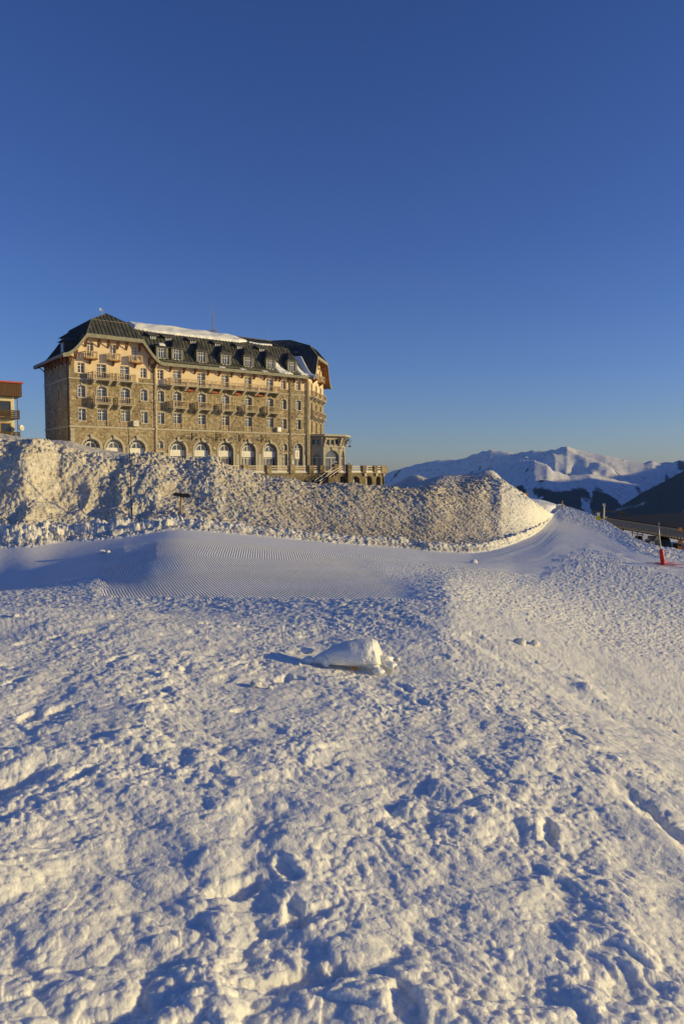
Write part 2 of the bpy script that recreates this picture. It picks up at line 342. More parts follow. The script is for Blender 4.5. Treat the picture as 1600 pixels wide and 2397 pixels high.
# catmull slopes for natural smoothness
SL = (ZM[1:]-ZM[:-1])/(DM[1:]-DM[:-1])
sl_node = np.zeros_like(ZM); sl_node[1:-1] = np.where(SL[1:]*SL[:-1] > 0, 2*SL[1:]*SL[:-1]/(SL[1:]+SL[:-1]+1e-12*np.sign(SL[1:])), 0)
sl_node[0] = SL[0]; sl_node[-1] = SL[-1]
m0 = sl_node[K]*(D1-D0); m1 = sl_node[K+1]*(D1-D0)
t2 = tt*tt; t3 = t2*tt
Zh = (2*t3-3*t2+1)*Z0+(t3-2*t2+tt)*m0+(-2*t3+3*t2)*Z1+(t3-t2)*m1
# soften the column direction a little for the smooth ground (removes creases)
PXg = np.broadcast_to(PXC, Dg.shape)
Xg = (PXg-800)/F_PX*Dg
# (the camera pitch is folded in: depth along +Y, sideways offset proportional to Y)
Yg = Dg
Sg = np.broadcast_to(S[:, None], Dg.shape)
Z = Zh.copy()-.085*Xg*(1-sstep(6.5, 9.6, Yg))
# masks
bankcol = 1-sstep(1270, 1300, PXg)
BM = sstep(6.0, 6.8, Sg)*bankcol                       # bank and berm
piste_near_edge = 4.0+.10*fbm(Xg*1.3, Yg*1.3, 3, 5)
leftrough = sstep(250, 215, PXg+14*fbm(Xg*2, Yg*2, 3, 8))*(1-sstep(4.72, 4.95, Sg))
rrough_t = ip(PXC, [(0, 5.6), (800, 5.6), (1000, 5.4), (1101, 5.2), (1190, 4.95), (1266, 4.9), (1379, 5.3), (1520, 5.3), (1600, 5.25), (1800, 5.1)])[None, :]
rr = sstep(-25, 45, PXg-np.interp(Sg, [3.9, 4.0, 4.5, 5.0, 5.6, 6], [975, 965, 905, 850, 800, 790])+35*fbm(Xg*1.1, Yg*1.1, 4, 10))*(1-sstep(rrough_t-.14, rrough_t+.14, Sg+.30*fbm(Xg*.9, Yg*.9, 4, 9)))*(.35+.65*sstep(900, 1080, PXg))
rough = np.clip(np.maximum.reduce([(1-sstep(-.06, .06, Sg-piste_near_edge)), leftrough, rr]), 0, 1)
rcrest = sstep(1296, 1318, PXg)
edge_r = rcrest*sstep(5.55, 5.85, Sg)*(1-sstep(11.5, 13, Sg))        # rough rim on the right of the piste
rough = np.maximum(rough, edge_r*.9)
piste = (1-rough)*(1-sstep(6.0, 6.4, Sg)*(1-rcrest*0))*(1-BM)
far = sstep(10.2, 11.5, Sg)
# --- displacement
near = 1-sstep(10, 22, Yg)
wx = Xg+.10*fbm(Xg*1.5, Yg*1.5, 3, 40); wy = Yg+.10*fbm(Xg*1.5, Yg*1.5, 3, 41)
clump = 1-np.abs(fbm(wx*2.3, wy*2.0, 3, 20))*2.1
b1, r1 = worley(wx*5.2, wy*6.4, 50); bump1 = np.sqrt(np.clip(1-(b1/.62)**2, 0, 1))*r1
b2, r2 = worley(wx*12, wy*16, 60); bump2 = np.sqrt(np.clip(1-(b2/.6)**2, 0, 1))*r2
b3, r3 = worley(wx*27, wy*36, 70); bump3 = np.sqrt(np.clip(1-(b3/.6)**2, 0, 1))*r3
patch = sstep(-.35, .35, fbm(Xg*.8, Yg*.8, 3, 77))
nearfac = 1-sstep(3.2, 6.5, Yg)
disp = .060*fbm(Xg*.45, Yg*.4, 3, 1)+.038*fbm(wx*2.0, wy*2.3, 3, 2)*(.5+nearfac*.7)+.010*clump*(.4+.6*patch)
calm = sstep(-.30, .25, fbm(Xg*1.15+3, Yg*1.0, 4, 78))
disp += (.034*bump1*(.25+.75*patch)*(.35+.65*nearfac)+.018*bump2*(.3+.7*patch)+.0085*bump3+.0065*fbm(Xg*15, Yg*20, 5, 3, .62))*(.55+.45*calm)*(1-.30*sstep(.5, 2.5, Xg))
# footprints and kicked holes
nf = 120
fx = rng.uniform(-3.6, 3.2, nf); fy = rng.uniform(1.7, 8.5, nf)
keep = np.ones(nf, bool); dep = np.zeros_like(Z)
for i in range(nf):
    if abs(fx[i]) > fy[i]*.62+.4: continue
    an = rng.uniform(-.9, .9)+(.5 if fx[i] < 0 else -.3); L = rng.uniform(.08, .15); W = rng.uniform(.04, .065); dd = rng.uniform(.008, .032)*(1.15 if fy[i] < 4.2 else .7)
    j0, j1 = np.searchsorted(PXC, [800+(fx[i]-.35)/(fy[i]-.3*(fx[i] > 0)+.3*(fx[i] < 0))*F_PX-60, 800+(fx[i]+.35)/(fy[i]-.3*(fx[i] > 0))*F_PX+60])
    kk = np.where((Dg[:, NC//2] > fy[i]-.5) & (Dg[:, NC//2] < fy[i]+.5))[0]
    if len(kk) == 0 or j1 <= j0: continue
    sl_ = (slice(kk[0], kk[-1]+1), slice(max(j0, 0), min(j1, NC)))
    dx = wx[sl_]-fx[i]; dy = wy[sl_]-fy[i]
    a = (dx*math.cos(an)-dy*math.sin(an))/W; b = (dx*math.sin(an)+dy*math.cos(an))/L
    q = np.sqrt(a*a+b*b)+.45*fbm(dx*14+i, dy*14, 3, 95)
    dep[sl_] += -dd*(1-sstep(.55, 1.15, q))+dd*.15*np.exp(-((q-1.35)/.28)**2)
# the cleft on the right in the foreground
def ridge_line(p, q, w, amp, sgn=1):
    (x0, y0), (x1, y1) = p, q; L = math.hypot(x1-x0, y1-y0); ux, uy = (x1-x0)/L, (y1-y0)/L
    s = (Xg-x0)*ux+(Yg-y0)*uy; d = (Xg-x0)*uy-(Yg-y0)*ux+.05*fbm(Xg*3, Yg*3, 3, 90)+.05*fbm(Xg*11, Yg*11, 3, 91)
    return amp*np.exp(-(d/w)**2)*sstep(-.1, .3, s)*(1-sstep(L-.2, L+.1, s))
disp += ridge_line((1.60, 4.15), (1.74, 3.4), .065, -.055)+ridge_line((1.50, 4.2), (1.60, 3.4), .16, .012)
disp += .07*np.exp(-(((Xg-2.3)/.16)**2+((Yg-6.6)/.25)**2))*(.4+bump1)
disp += ridge_line((.95, 7.9), (2.4, 5.6), .16, -.022)+ridge_line((.75, 8.4), (1.5, 6.6), .15, .018)
disp += ridge_line((-.1, 6.6), (1.3, 3.4), .3, -.02)
disp += ridge_line((-1.50, 3.6), (-1.95, 2.4), .10, -.07)+ridge_line((-.35, 3.0), (-.30, 2.1), .10, -.025)
smoothpt = 1-.75*np.exp(-(((Xg+.02)/.75)**2+((Yg-7.6)/1.1)**2))
dsn = (disp+dep)*rough
# medium distance rough snow gets finer popcorn
mid = sstep(8.0, 10, Yg)
pop = .020*bump2+.014*bump1+.016*fbm(Xg*5, Yg*5, 3, 31)
Z += rough*((1-mid)*1+0)*0
Z += np.where(mid > 0, dsn*(1-mid)+rough*pop*mid*(1+edge_r*1), dsn)
Z += piste*(.020*fbm(Xg*.35, Yg*.35, 3, 12)+.003*fbm(Xg*7, Yg*7, 3, 13))
Z += .05*edge_r*fbm(Xg*1.2, Yg*1.2, 4, 14)*1.1
Z += piste*sstep(980, 1120, PXg)*(.011*fbm(Sg*16, PXg*.006, 4, 180)+.02*fbm(Sg*4, PXg*.004, 2, 181))
# step down onto the groomed track
Z += -.035*piste*(1-sstep(5.2, 5.8, Sg))
# bank relief
nb = BM*(1-sstep(10.5, 13, Sg)*.6)
big = fbm(Xg*.42, Yg*.55, 3, 100)
wxb = Xg+.3*fbm(Xg*.9, Yg*.9, 3, 103); wyb = Yg*1.25+.3*fbm(Xg*.9+9, Yg*.9, 3, 104)
cb, cr = worley(wxb*2.2, wyb*2.2, 110); cb = np.sqrt(np.clip(1-(cb/.62)**2, 0, 1))*cr
cc, cq = worley(wxb*5.5, wyb*5.5, 115); cc = np.sqrt(np.clip(1-(cc/.6)**2, 0, 1))*cq
cd, ce = worley(wxb*11.5, wyb*11.5, 118); cd = np.sqrt(np.clip(1-(cd/.6)**2, 0, 1))*ce
leftbig = 1-sstep(420, 760, PXg)
face = sstep(8.9, 9.3, Sg)
lower = np.exp(-((Sg-7.8)/.9)**2)
Z += nb*(.26*big*face*(.35+.65*leftbig)+.10*cb*(.10+.90*leftbig)*(.4+.6*sstep(-.2, .3, big))+.075*cc*(.20+.80*leftbig)*sstep(-.5, .3, fbm(Xg*.7, Yg*.5, 3, 123))+.045*cd+.065*fbm((Xg+.6*Yg)*3.0, Yg*1.4-Xg*.6, 5, 120, .62))
# the big left lobe: ridges running down the face
crz = np.exp(-((Sg-10.0)/.35)**2)*bankcol
Z += crz*(.16*fbm(Xg*1.4, Yg*1.4, 4, 124, .6)+.09*cc)
Z += BM*lower*(.09*cb*cr+.05*cc)*(1-sstep(8.6, 9.0, Sg))
Z += nb*face*(1-sstep(330, 460, PXg))*.15*(1-np.abs(fbm(Xg*.8+2, Yg*.28, 2, 130))*2.2)*(1-sstep(10.3, 12, Sg))
Z += far*(1-rcrest)*(.10*fbm(Xg*.35, Yg*.35, 4, 140)+.05*fbm(Xg*1.5, Yg*1.5, 3, 141))*(1+leftbig*1.2)
Z += rcrest*far*.15*fbm(Xg*.3, Yg*.3, 4, 150)
# dirt attribute: gravelly middle of the bank, clean berm
dirt = BM*(ip(PXC, [(-200, .38), (100, .42), (300, .40), (460, .42), (600, .43), (760, .46), (900, .50), (1100, .47), (1160, .34), (1230, .06), (1280, -.15), (1800, -.2)])[None, :]-.30*lower+.12*fbm(Xg*.5, Yg*.5, 3, 160)-.12*sstep(9.9, 10.3, Sg))
lowdark = np.exp(-((PXg-905)/110.)**2-((Sg-9.12)/.12)**2)*.5+np.exp(-((PXg-700)/60.)**2-((Sg-9.4)/.15)**2)*.15
dirt = dirt+lowdark*BM-.6*(1-BM)
# dirty lumps in the near field
for (dx_, dy_, rx_, ry_) in ((2.30, 6.6, .16, .30), (1.66, 4.1, .04, .18)):
    dirt += .85*np.exp(-(((Xg-dx_)/rx_)**2+((Yg-dy_)/ry_)**2)*1.2)*(1-BM)
# --- corduroy coordinates (ridge family swings left with distance)
cl = ip(Dg[:, 0]*0+S, [(0, 0), (17, 0)])
xb = np.interp(Yg, [9, 9.8, 11.0, 12.5, 14.5, 17, 20, 24], [-.12, -.10, -.42, -.95, -1.60, -2.25, -2.60, -2.75])
phase = (Xg-xb*1.0)/np.interp(Yg, [9.5, 13, 18, 24], [.050, .052, .060, .068])*2*np.pi
cm = piste*sstep(212, 236, PXg)*(1-sstep(900, 990, PXg+40*fbm(Xg, Yg, 2, 170)))*(1-sstep(5.55, 5.75, Sg))
cm = cm*(.55+.45*sstep(-.3, .4, fbm(Xg*.5, Yg*.7, 3, 171)))
co_ = np.stack([Xg, Yg, Z], -1).reshape(-1, 3)

def grid_object(name, maskf, mat, **k):
    """faces of the grid whose centre falls in the mask"""
    idx = np.arange(NR*NC).reshape(NR, NC)
    a = idx[:-1, :-1]; b = idx[:-1, 1:]; c = idx[1:, 1:]; d = idx[1:, :-1]
    q = np.stack([a, b, c, d], -1)[maskf]
    used, inv = np.unique(q, return_inverse=True); q = inv.reshape(-1, 4)
    me = bpy.data.meshes.new(name)
    me.vertices.add(len(used)); me.vertices.foreach_set('co', co_[used].astype(np.float32).ravel())
    me.loops.add(q.size); me.loops.foreach_set('vertex_index', q.astype(np.int32).ravel())
    me.polygons.add(len(q)); me.polygons.foreach_set('loop_start', np.arange(0, q.size, 4, dtype=np.int32))
    me.polygons.foreach_set('use_smooth', np.ones(len(q), bool))
    me.update(calc_edges=True)
    for nm, arr in (('dirt', dirt), ('cord_phase', phase), ('cord_mask', cm)):
        if nm == 'dirt' or name == 'piste':
            at_ = me.attributes.new(nm, 'FLOAT', 'POINT'); at_.data.foreach_set('value', arr.ravel()[used].astype(np.float32))
    me.materials.append(mat)
    o = bpy.data.objects.new(name, me); sc.collection.objects.link(o)
    return tag(o, **k)
fc = lambda A: (A[:-1, :-1]+A[1:, 1:])*.5
fbank = fc(BM) > .5; fbank &= fc(Sg) < 10.9
fp = ((fc(piste) > .5) & ~fbank & (fc(Sg) < 7.0)) | ((fc(Sg) >= 10.9) & (fc(Sg) < 12.5) & (fc(PXg) > 1195) & (fc(PXg) < 1318))
ffar = (fc(Sg) >= 10.9)
grid_object('snow_bank', fbank, M['snow_bank'], kind='structure')
grid_object('piste', fp, M['snow_piste'], kind='structure')
grid_object('snow_plateau', ffar & ~fbank & ~fp, M['snow_bank'], kind='structure')
grid_object('snow_field', ~(fbank | fp | ffar), M['snow_near'], kind='structure')

def ground_z(x, y):
    """height of the finished ground under (x, y)"""
    px = 800+x/y*F_PX; j = int(np.clip(np.searchsorted(PXC, px), 1, NC-1)); i = int(np.clip(np.searchsorted(Dg[:, j], y), 1, NR-1))
    return float(Z[i, j])

# ------------------------------------------------------------------ the far mountains (real distances, metres)
NA, NRm = 1150, 600
azp = np.linspace(-1200, 2500, NA)                       # image column -> azimuth
rm = 500*(15000/500)**np.linspace(0, 1, NRm)
PA, RM = np.meshgrid(azp, rm)
XM = (PA-800)/F_PX*RM; YM = RM
wxm = XM+450*fbm(XM/2600, YM/2600, 3, 201); wym = YM+450*fbm(XM/2600, YM/2600, 3, 202)
def rid(x, y, o, s):
    r = 0; a = 1; t = 0
    for k in range(o):
        r = r+a*(1-np.abs(vnoise(x*2**k+k*7.7, y*2**k+k*3.1, s+k))*2); t += a; a *= .5
    return r/t
ZMt = np.full(XM.shape, -820.0)+60*fbm(XM/900, YM/900, 4, 203)
FO = np.zeros(XM.shape)
ranges = [
 # distance curve, skyline pixels, front slope, back slope, spur relief
 ([(-500, 11000), (900, 10600), (1120, 10100), (1324, 9600), (1500, 9500), (1700, 9800), (2100, 10500)],
  [(-500, 1090), (600, 1098), (840, 1109), (900, 1107), (971, 1087), (1020, 1077), (1079, 1074), (1110, 1061), (1145, 1051), (1190, 1057), (1199, 1061), (1248, 1052.6), (1270, 1055), (1302, 1049), (1324, 1042), (1346, 1051), (1382, 1058), (1413, 1063), (1449, 1073), (1467, 1078), (1503, 1082), (1525, 1077), (1547, 1082), (1583, 1077), (1640, 1080), (1720, 1068), (1850, 1078), (2100, 1060)], .36, .5, 170, 0),
 ([(-500, 8200), (1154, 7200), (1290, 6600), (2100, 7600)],
  [(-500, 1200), (880, 1180), (960, 1140), (1020, 1121), (1090, 1108), (1154, 1092), (1177, 1083), (1212, 1078), (1248, 1076), (1279, 1087), (1293, 1100), (1330, 1112), (1380, 1108), (1420, 1118), (1500, 1135), (1600, 1150), (2100, 1160)], .40, .45, 130, 0),
 ([(-500, 5200), (1266, 4700), (2100, 4600)],
  [(-500, 1260), (1000, 1200), (1120, 1150), (1200, 1140), (1266, 1122), (1300, 1126), (1360, 1140), (1420, 1156), (1458, 1176), (1520, 1210), (2100, 1300)], .42, .40, 70, 1),
 ([(-500, 3600), (1500, 3300), (2100, 2700)],
  [(-500, 1400), (1380, 1240), (1445, 1188), (1494, 1156), (1547, 1128), (1600, 1100), (1700, 1060), (2100, 960)], .42, .40, 60, 2),
]
for dc_, sk_, fs, bs, rel, kind in ranges:
    rc = np.interp(PA, [a for a, _ in dc_], [b for _, b in dc_])
    zc = hz(azp, np.interp(azp, [a for a, _ in sk_], [b for _, b in sk_]), 1.0)[None, :]*rc
    d = RM-rc
    zr = zc-np.where(d < 0, -d*fs, d*bs)
    w = np.clip(np.abs(d)/520, 0, 1)
    zr = zr+rel*(rid(wxm/1500, wym/1700, 4, 210+kind)-.70)*2.5*w+12*fbm(XM/160, YM/160, 4, 220+kind)*np.clip(np.abs(d)/300+.15, 0, 1)
    hi = zr > ZMt
    ZMt = np.where(hi, zr, ZMt)
    if kind == 0: f = sstep(-330, -470, zr+200*fbm(XM/700, YM/700, 5, 230)+60)
    elif kind == 1: f = sstep(-80, -120, zr+150*fbm(XM/600, YM/600, 5, 231))*sstep(-.10, .02, fbm(XM/160, YM/300, 6, 233)+.15)
    else: f = sstep(-.10, .02, fbm(XM/150, YM/420, 6, 234)+.2)-.9*sstep(.80, .90, rid((XM+YM*.4)/260, YM/700, 4, 236))
    FO = np.where(hi, f, FO)
# scattered rock bands on the higher faces
rock = sstep(.34, .42, fbm(wxm/200, wym/260, 6, 240))*sstep(-260, -60, ZMt)*(1-sstep(120, 260, ZMt))*.8
FO = np.clip(np.maximum(FO, rock), 0, 1)
co_m = np.stack([XM, YM, ZMt], -1).reshape(-1, 3)
idx = np.arange(NRm*NA).reshape(NRm, NA)
qm = np.stack([idx[:-1, :-1], idx[:-1, 1:], idx[1:, 1:], idx[1:, :-1]], -1).reshape(-1, 4)
me = bpy.data.meshes.new('mountains'); me.vertices.add(len(co_m)); me.vertices.foreach_set('co', co_m.astype(np.float32).ravel())
me.loops.add(qm.size); me.loops.foreach_set('vertex_index', qm.astype(np.int32).ravel())
me.polygons.add(len(qm)); me.polygons.foreach_set('loop_start', np.arange(0, qm.size, 4, dtype=np.int32))
me.polygons.foreach_set('use_smooth', np.ones(len(qm), bool)); me.update(calc_edges=True)
at_ = me.attributes.new('forest', 'FLOAT', 'POINT'); at_.data.foreach_set('value', FO.ravel().astype(np.float32))
mm_, n, l, p = nmat('mountain_snow', (.8, .8, .8), .8, 0, .1)
a = n.new('ShaderNodeAttribute'); a.attribute_name = 'forest'
co = coords(n, l, (1, 1, 1)); t = n.new('ShaderNodeTexNoise'); t.inputs['Scale'].default_value = .02; t.inputs['Detail'].default_value = 8; t.inputs['Roughness'].default_value = .7; l.new(co, t.inputs[0])
s_ = n.new('ShaderNodeMath'); s_.operation = 'MULTIPLY_ADD'; l.new(t.outputs[0], s_.inputs[0]); s_.inputs[1].default_value = .9; l.new(a.outputs['Fac'], s_.inputs[2])
r_ = ramp(n, [(.45, (.80, .80, .80)), (.70, (.22, .24, .25)), (1, (.06, .075, .075))]); l.new(s_.outputs[0], r_.inputs[0]); l.new(r_.outputs[0], p.inputs['Base Color'])
b_ = n.new('ShaderNodeBump'); b_.inputs['Strength'].default_value = .5; b_.inputs['Distance'].default_value = 12; l.new(t.outputs[0], b_.inputs['Height']); l.new(b_.outputs[0], p.inputs['Normal'])
me.materials.append(mm_)
o = bpy.data.objects.new('mountains', me); sc.collection.objects.link(o); tag(o, kind='structure')
# added range, unseen past the right edge, shaped to shade the valley flanks
ex = np.linspace(4600, 9200, 120); ey = np.linspace(1500, 11000, 180); EX, EY = np.meshgrid(ex, ey)
crest = np.interp(EY, [1500, 2000, 2700, 5600, 6600, 10000, 11000], [-400, 400, 1060, 1080, 640, 600, 200])+90*fbm(EY/900, EY*0, 4, 260)
EZ = crest-np.abs(EX-7000-500*fbm(EY/2500, EY*0, 2, 261))*.75+90*fbm(EX/900, EY/900, 5, 262)*np.clip(np.abs(EX-7000)/900, 0, 1); EZ = np.maximum(EZ, -890)
ce = np.stack([EX, EY, EZ], -1).reshape(-1, 3); ie = np.arange(EX.size).reshape(EX.shape)
qe = np.stack([ie[:-1, :-1], ie[:-1, 1:], ie[1:, 1:], ie[1:, :-1]], -1).reshape(-1, 4)
mee = bpy.data.meshes.new('mountains'); mee.from_pydata([tuple(a) for a in ce], [], [tuple(int(i) for i in a) for a in qe]); mee.polygons.foreach_set('use_smooth', [True]*len(qe)); mee.materials.append(mm_)
oe = bpy.data.objects.new('mountains', mee); sc.collection.objects.link(oe); tag(oe, kind='structure')  # added range that blocks the sun, apart from the visible ridges
# valley floor under everything, to the horizon
g = MB(); g.poly([(-22000, -9000, -900), (22000, -9000, -900), (22000, 15500, -900), (-22000, 15500, -900)])
g.build('valley', mm_, kind='structure')
# the air
hz_ = bpy.data.materials.new('haze'); hz_.use_nodes = True; hn = hz_.node_tree.nodes; hn.clear()
ho = hn.new('ShaderNodeOutputMaterial'); hv = hn.new('ShaderNodeVolumePrincipled'); hv.inputs['Color'].default_value = (.36, .60, 1, 1)
hv.inputs['Density'].default_value = 1.9e-5; hv.inputs['Anisotropy'].default_value = .0
hz_.node_tree.links.new(hv.outputs[0], ho.inputs['Volume'])
HAZE = True
if HAZE:
    g = MB(); g.box(-22100, 22100, -9100, 15600, -901, 1300); g.build('haze', hz_, kind='stuff')

# ------------------------------------------------------------------ THE HOTEL  (local x = along the facade, y = into the building, z up)
HAZ = R(52.8)
HA = at(164.7, 997, 104.0); HA.z = 0
hotel = empty('grand_hotel', HA, math.pi/2-HAZ, label='large stone and ochre mountain hotel with a dark metal roof, dormers and timber balconies', cat='hotel')
c42, s42 = math.cos(R(42)), math.sin(R(42))
CX = 41.5
TF = lambda a, o_, z: (a, -o_, z)                                        # front wall frame: along, outwards, up
TE = lambda a, o_, z: (CX+c42*a+s42*o_, s42*a-c42*o_, z)                # right end wall
TL = lambda a, o_, z: (-o_, a, z)                                        # left end wall
LEN, DEP, WW = 41.5, 12.9, 13.3

def wall(T, x0, x1, z0, z1, ops, cuts, sel, top=None):
    """wall face with real openings; sel(xc,zc) -> 0 stone / 1 stucco; returns two mesh builders"""
    mb = [MB(T), MB(T), MB(T), MB(T)]
    xs = sorted({x0, x1, *[v for o in ops for v in (o[0], o[1])], *[c for c in cuts[0]]})
    zs = sorted({z0, z1, *[v for o in ops for v in (o[2], o[3])], *[c for c in cuts[1]]})
    xs = [x for x in xs if x0 <= x <= x1]; zs = [z for z in zs if z0 <= z <= z1]
    for i in range(len(xs)-1):
        for j in range(len(zs)-1):
            a, b, c, d = xs[i], xs[i+1], zs[j], zs[j+1]; xc, zc = (a+b)/2, (c+d)/2
            if any(o[0] < xc < o[1] and o[2] < zc < o[3] for o in ops): continue
            if top and not top(xc, zc): continue
            mb[sel(xc, zc)].poly([(a, 0, c), (b, 0, c), (b, 0, d), (a, 0, d)])
    for o in ops:
        if o[0] < x0 or o[1] > x1 or o[2] >= z1 or o[3] <= z0: continue
        k = sel((o[0]+o[1])/2, (o[2]+o[3])/2); ol = outline(*o[:5]); dep = o[5]
        if o[4] > 0:
            N = len(ol)-3
            for q in range(2, len(ol)-1):
                p0, p1 = ol[q], ol[q+1]
                mb[k].poly([(p0[0], 0, p0[1]), (p1[0], 0, p1[1]), (p1[0], 0, o[3]), (p0[0], 0, o[3])])
        for q in range(len(ol)):
            p0, p1 = ol[q], ol[(q+1) % len(ol)]
            mb[k].poly([(p0[0], 0, p0[1]), (p1[0], 0, p1[1]), (p1[0], -dep, p1[1]), (p0[0], -dep, p0[1])])
    return mb
def outline(a0, a1, z0, z1, rise):
    """opening outline: bottom-left, bottom-right, then up the right side and over the arch to the left"""
    if rise <= 0: return [(a0, z0), (a1, z0), (a1, z1), (a0, z1)]
    w = (a1-a0)/2; r = (w*w+rise*rise)/(2*rise); cz = z1-r; c = (a0+a1)/2; A0 = math.asin(min(1, w/r)); n = 16 if rise > .5 else 8
    return [(a0, z0), (a1, z0)]+[(c+r*math.sin(A0*(1-2*i/n)), cz+r*math.cos(A0*(1-2*i/n))) for i in range(n+1)]
def ring(mb, ol, w, o0, o1, m=0, skip_bottom=False, out=False):
    """frame band of width w inside (or outside) an outline between offsets o0..o1"""
    cx = sum(p[0] for p in ol)/len(ol); n = len(ol)
    def off(i):
        p, a, b = Vector((*ol[i], 0)), Vector((*ol[i-1], 0)), Vector((*ol[(i+1) % n], 0))
        d1 = (p-a).normalized(); d2 = (b-p).normalized(); n1 = Vector((-d1.y, d1.x, 0)); n2 = Vector((-d2.y, d2.x, 0))
        q = (n1+n2); 
        if q.length < 1e-6: q = n1
        q.normalize(); k = w/max(.35, q.dot(n1)); q = p+q*(k if not out else -k); return (q.x, q.y)
    O = [off(i) for i in range(n)]
    for i in range(n):
        j = (i+1) % n
        if skip_bottom and i == 0: continue
        A, B, C, D = ol[i], ol[j], O[j], O[i]
        P = [(A[0], o0, A[1]), (B[0], o0, B[1]), (C[0], o0, C[1]), (D[0], o0, D[1]), (A[0], o1, A[1]), (B[0], o1, B[1]), (C[0], o1, C[1]), (D[0], o1, D[1])]
        mb.raw(P, [(0, 1, 2, 3), (7, 6, 5, 4), (0, 4, 5, 1), (1, 5, 6, 2), (2, 6, 7, 3), (3, 7, 4, 0)], m)
wcount = 0
M['glass_grey'] = glass_mat('window_glass_curtained', (.20, .20, .19), .12)
def window(T, op, style, parent=hotel, trim=True, name='window'):
    global wcount; wcount += 1
    a0, a1, z0, z1, rise, dep = op; ol = outline(a0, a1, z0, z1, rise); c = (a0+a1)/2; w = a1-a0
    g = MB(T); g.poly([(p[0], -dep+.02, p[1]) for p in ol])
    mat = M['glass_dark'] if style.endswith('!') else (M['glass'], M['glass'], M['glass_dark'], M['glass'], M['glass_grey'])[(wcount*7)%5]; st = style.rstrip('!')
    if st == 'curtain': mat = M['curtain']
    pane = g.build(name, mat, parent, recalc=False)
    f = MB(T); o1 = -dep+.10; o0 = -dep+.025
    if st in ('small', 'french', 'curtain'):
        ring(f, ol, .085, o0, o1)
        f.box(c-.05, c+.05, o0+.003, o1+.01, z0+.08, z1-.06)
        nb = 2 if st != 'french' else 3
        zt = z1-(.42 if st == 'french' else .40)
        f.box(a0+.08, a1-.08, o0+.003, o1-.004, zt-.045, zt+.045)
        if st == 'french':
            for k in (1, 2): 
                zz = z0+(zt-z0)*k/2.6; f.box(a0+.08, a1-.08, o0+.006, o1-.03, zz-.018, zz+.018)
            for s in (-1, 1): f.box(c+s*w*.24-.015, c+s*w*.24+.015, o0+.006, o1-.03, z0+.1, z1-.08)
        else:
            f.box(a0+.08, a1-.08, o0+.006, o1-.03, z0+(z1-z0)*.4-.02, z0+(z1-z0)*.4+.02)
    elif st == 'arch':
        ring(f, ol, .07, o0, o1)
        zs_ = z1-rise; ri = w/2*.60
        inner = outline(c-ri, c+ri, zs_-.02, zs_+ri, ri*.999); ring(f, inner, -.13, o0, o1+.06); ring(f, inner, .02, o0+.01, o1+.07)
        f.box(c-.05, c+.05, o0+.003, o1+.05, zs_, zs_+ri-.02)
        for ang in (-58, -30, 0, 30, 58):
            p = (c+math.sin(R(ang))*ri, o1, zs_+math.cos(R(ang))*ri); q = (c+math.sin(R(ang))*(w/2-.05), o1, zs_+math.cos(R(ang))*(w/2-.05))
            f.bar(p, q, .045, .05)
        f.box(a0+.01, a1-.01, o0+.002, o1+.10, zs_-.95, zs_-.04)                     # white panel band
        f.box(c-.62, c+.62, o1+.10, o1+.13, zs_-.80, zs_-.16); 
        f.box(a0+.01, a1-.01, o0+.004, o1+.14, zs_-.10, zs_-.03); f.box(a0+.01, a1-.01, o0+.004, o1+.14, zs_-1.0, zs_-.92)
        for x in (-.66, .66): f.box(c+x-.06, c+x+.06, o0+.002, o1+.06, z0, zs_-.95)
        f.box(a0, a1, o0+.003, o1+.03, zs_-1.25, zs_-1.17)
        if wcount % 2: f.box(c-.04, c+.04, o0+.003, o1+.05, z0, zs_-1.2)
        f.box(a0, a1, o0+.003, o1+.04, z0, z0+.35)
    elif st == 'tall':
        ring(f, ol, .07, o0, o1); f.box(c-.09, c+.03, o0+.003, o1+.03, z0, z1-.06); f.box(a0, a1, o0+.002, o1+.03, z1-rise-.1, z1-rise)
    elif st == 'plain':
        ring(f, ol, .06, o0, o1)
    f.build('frame', M['white'], pane)
    if trim:
        s = MB(T)
        if rise > 1.0:
            ring(s, ol, .34, -.02, .06, out=True, skip_bottom=True); s.extr([(c-.13, .02, z1+.02), (c+.13, .02, z1+.02), (c+.22, .02, z1+.62), (c-.22, .02, z1+.62)], (0, .22, 0))
        elif rise > 0:
            up = [p for p in ol[2:]]; 
            band = [(p[0], p[1]) for p in up]; 
            ring(s, ol, .20, -.02, .045, out=True, skip_bottom=True); s.extr([(c-.09, .02, z1+.0), (c+.09, .02, z1+.0), (c+.15, .02, z1+.32), (c-.15, .02, z1+.32)], (0, .10, 0))
        else:
            s.box(a0-.22, a1+.22, -.02, .045, z1+.002, z1+.26)
            for k in range(4):
                zz = z0+(z1-z0)*k/4; e = .16 if k % 2 else .07
                s.box(a0-e, a0-.002, -.02, .04, zz, zz+(z1-z0)/4-.02); s.box(a1+.002, a1+e, -.02, .04, zz, zz+(z1-z0)/4-.02)
        if st in ('small', 'curtain'): s.box(a0-.14, a1+.14, -.05, .16, z0-.17, z0-.002)
        s.build('surround', M['granite'], pane)
    return pane
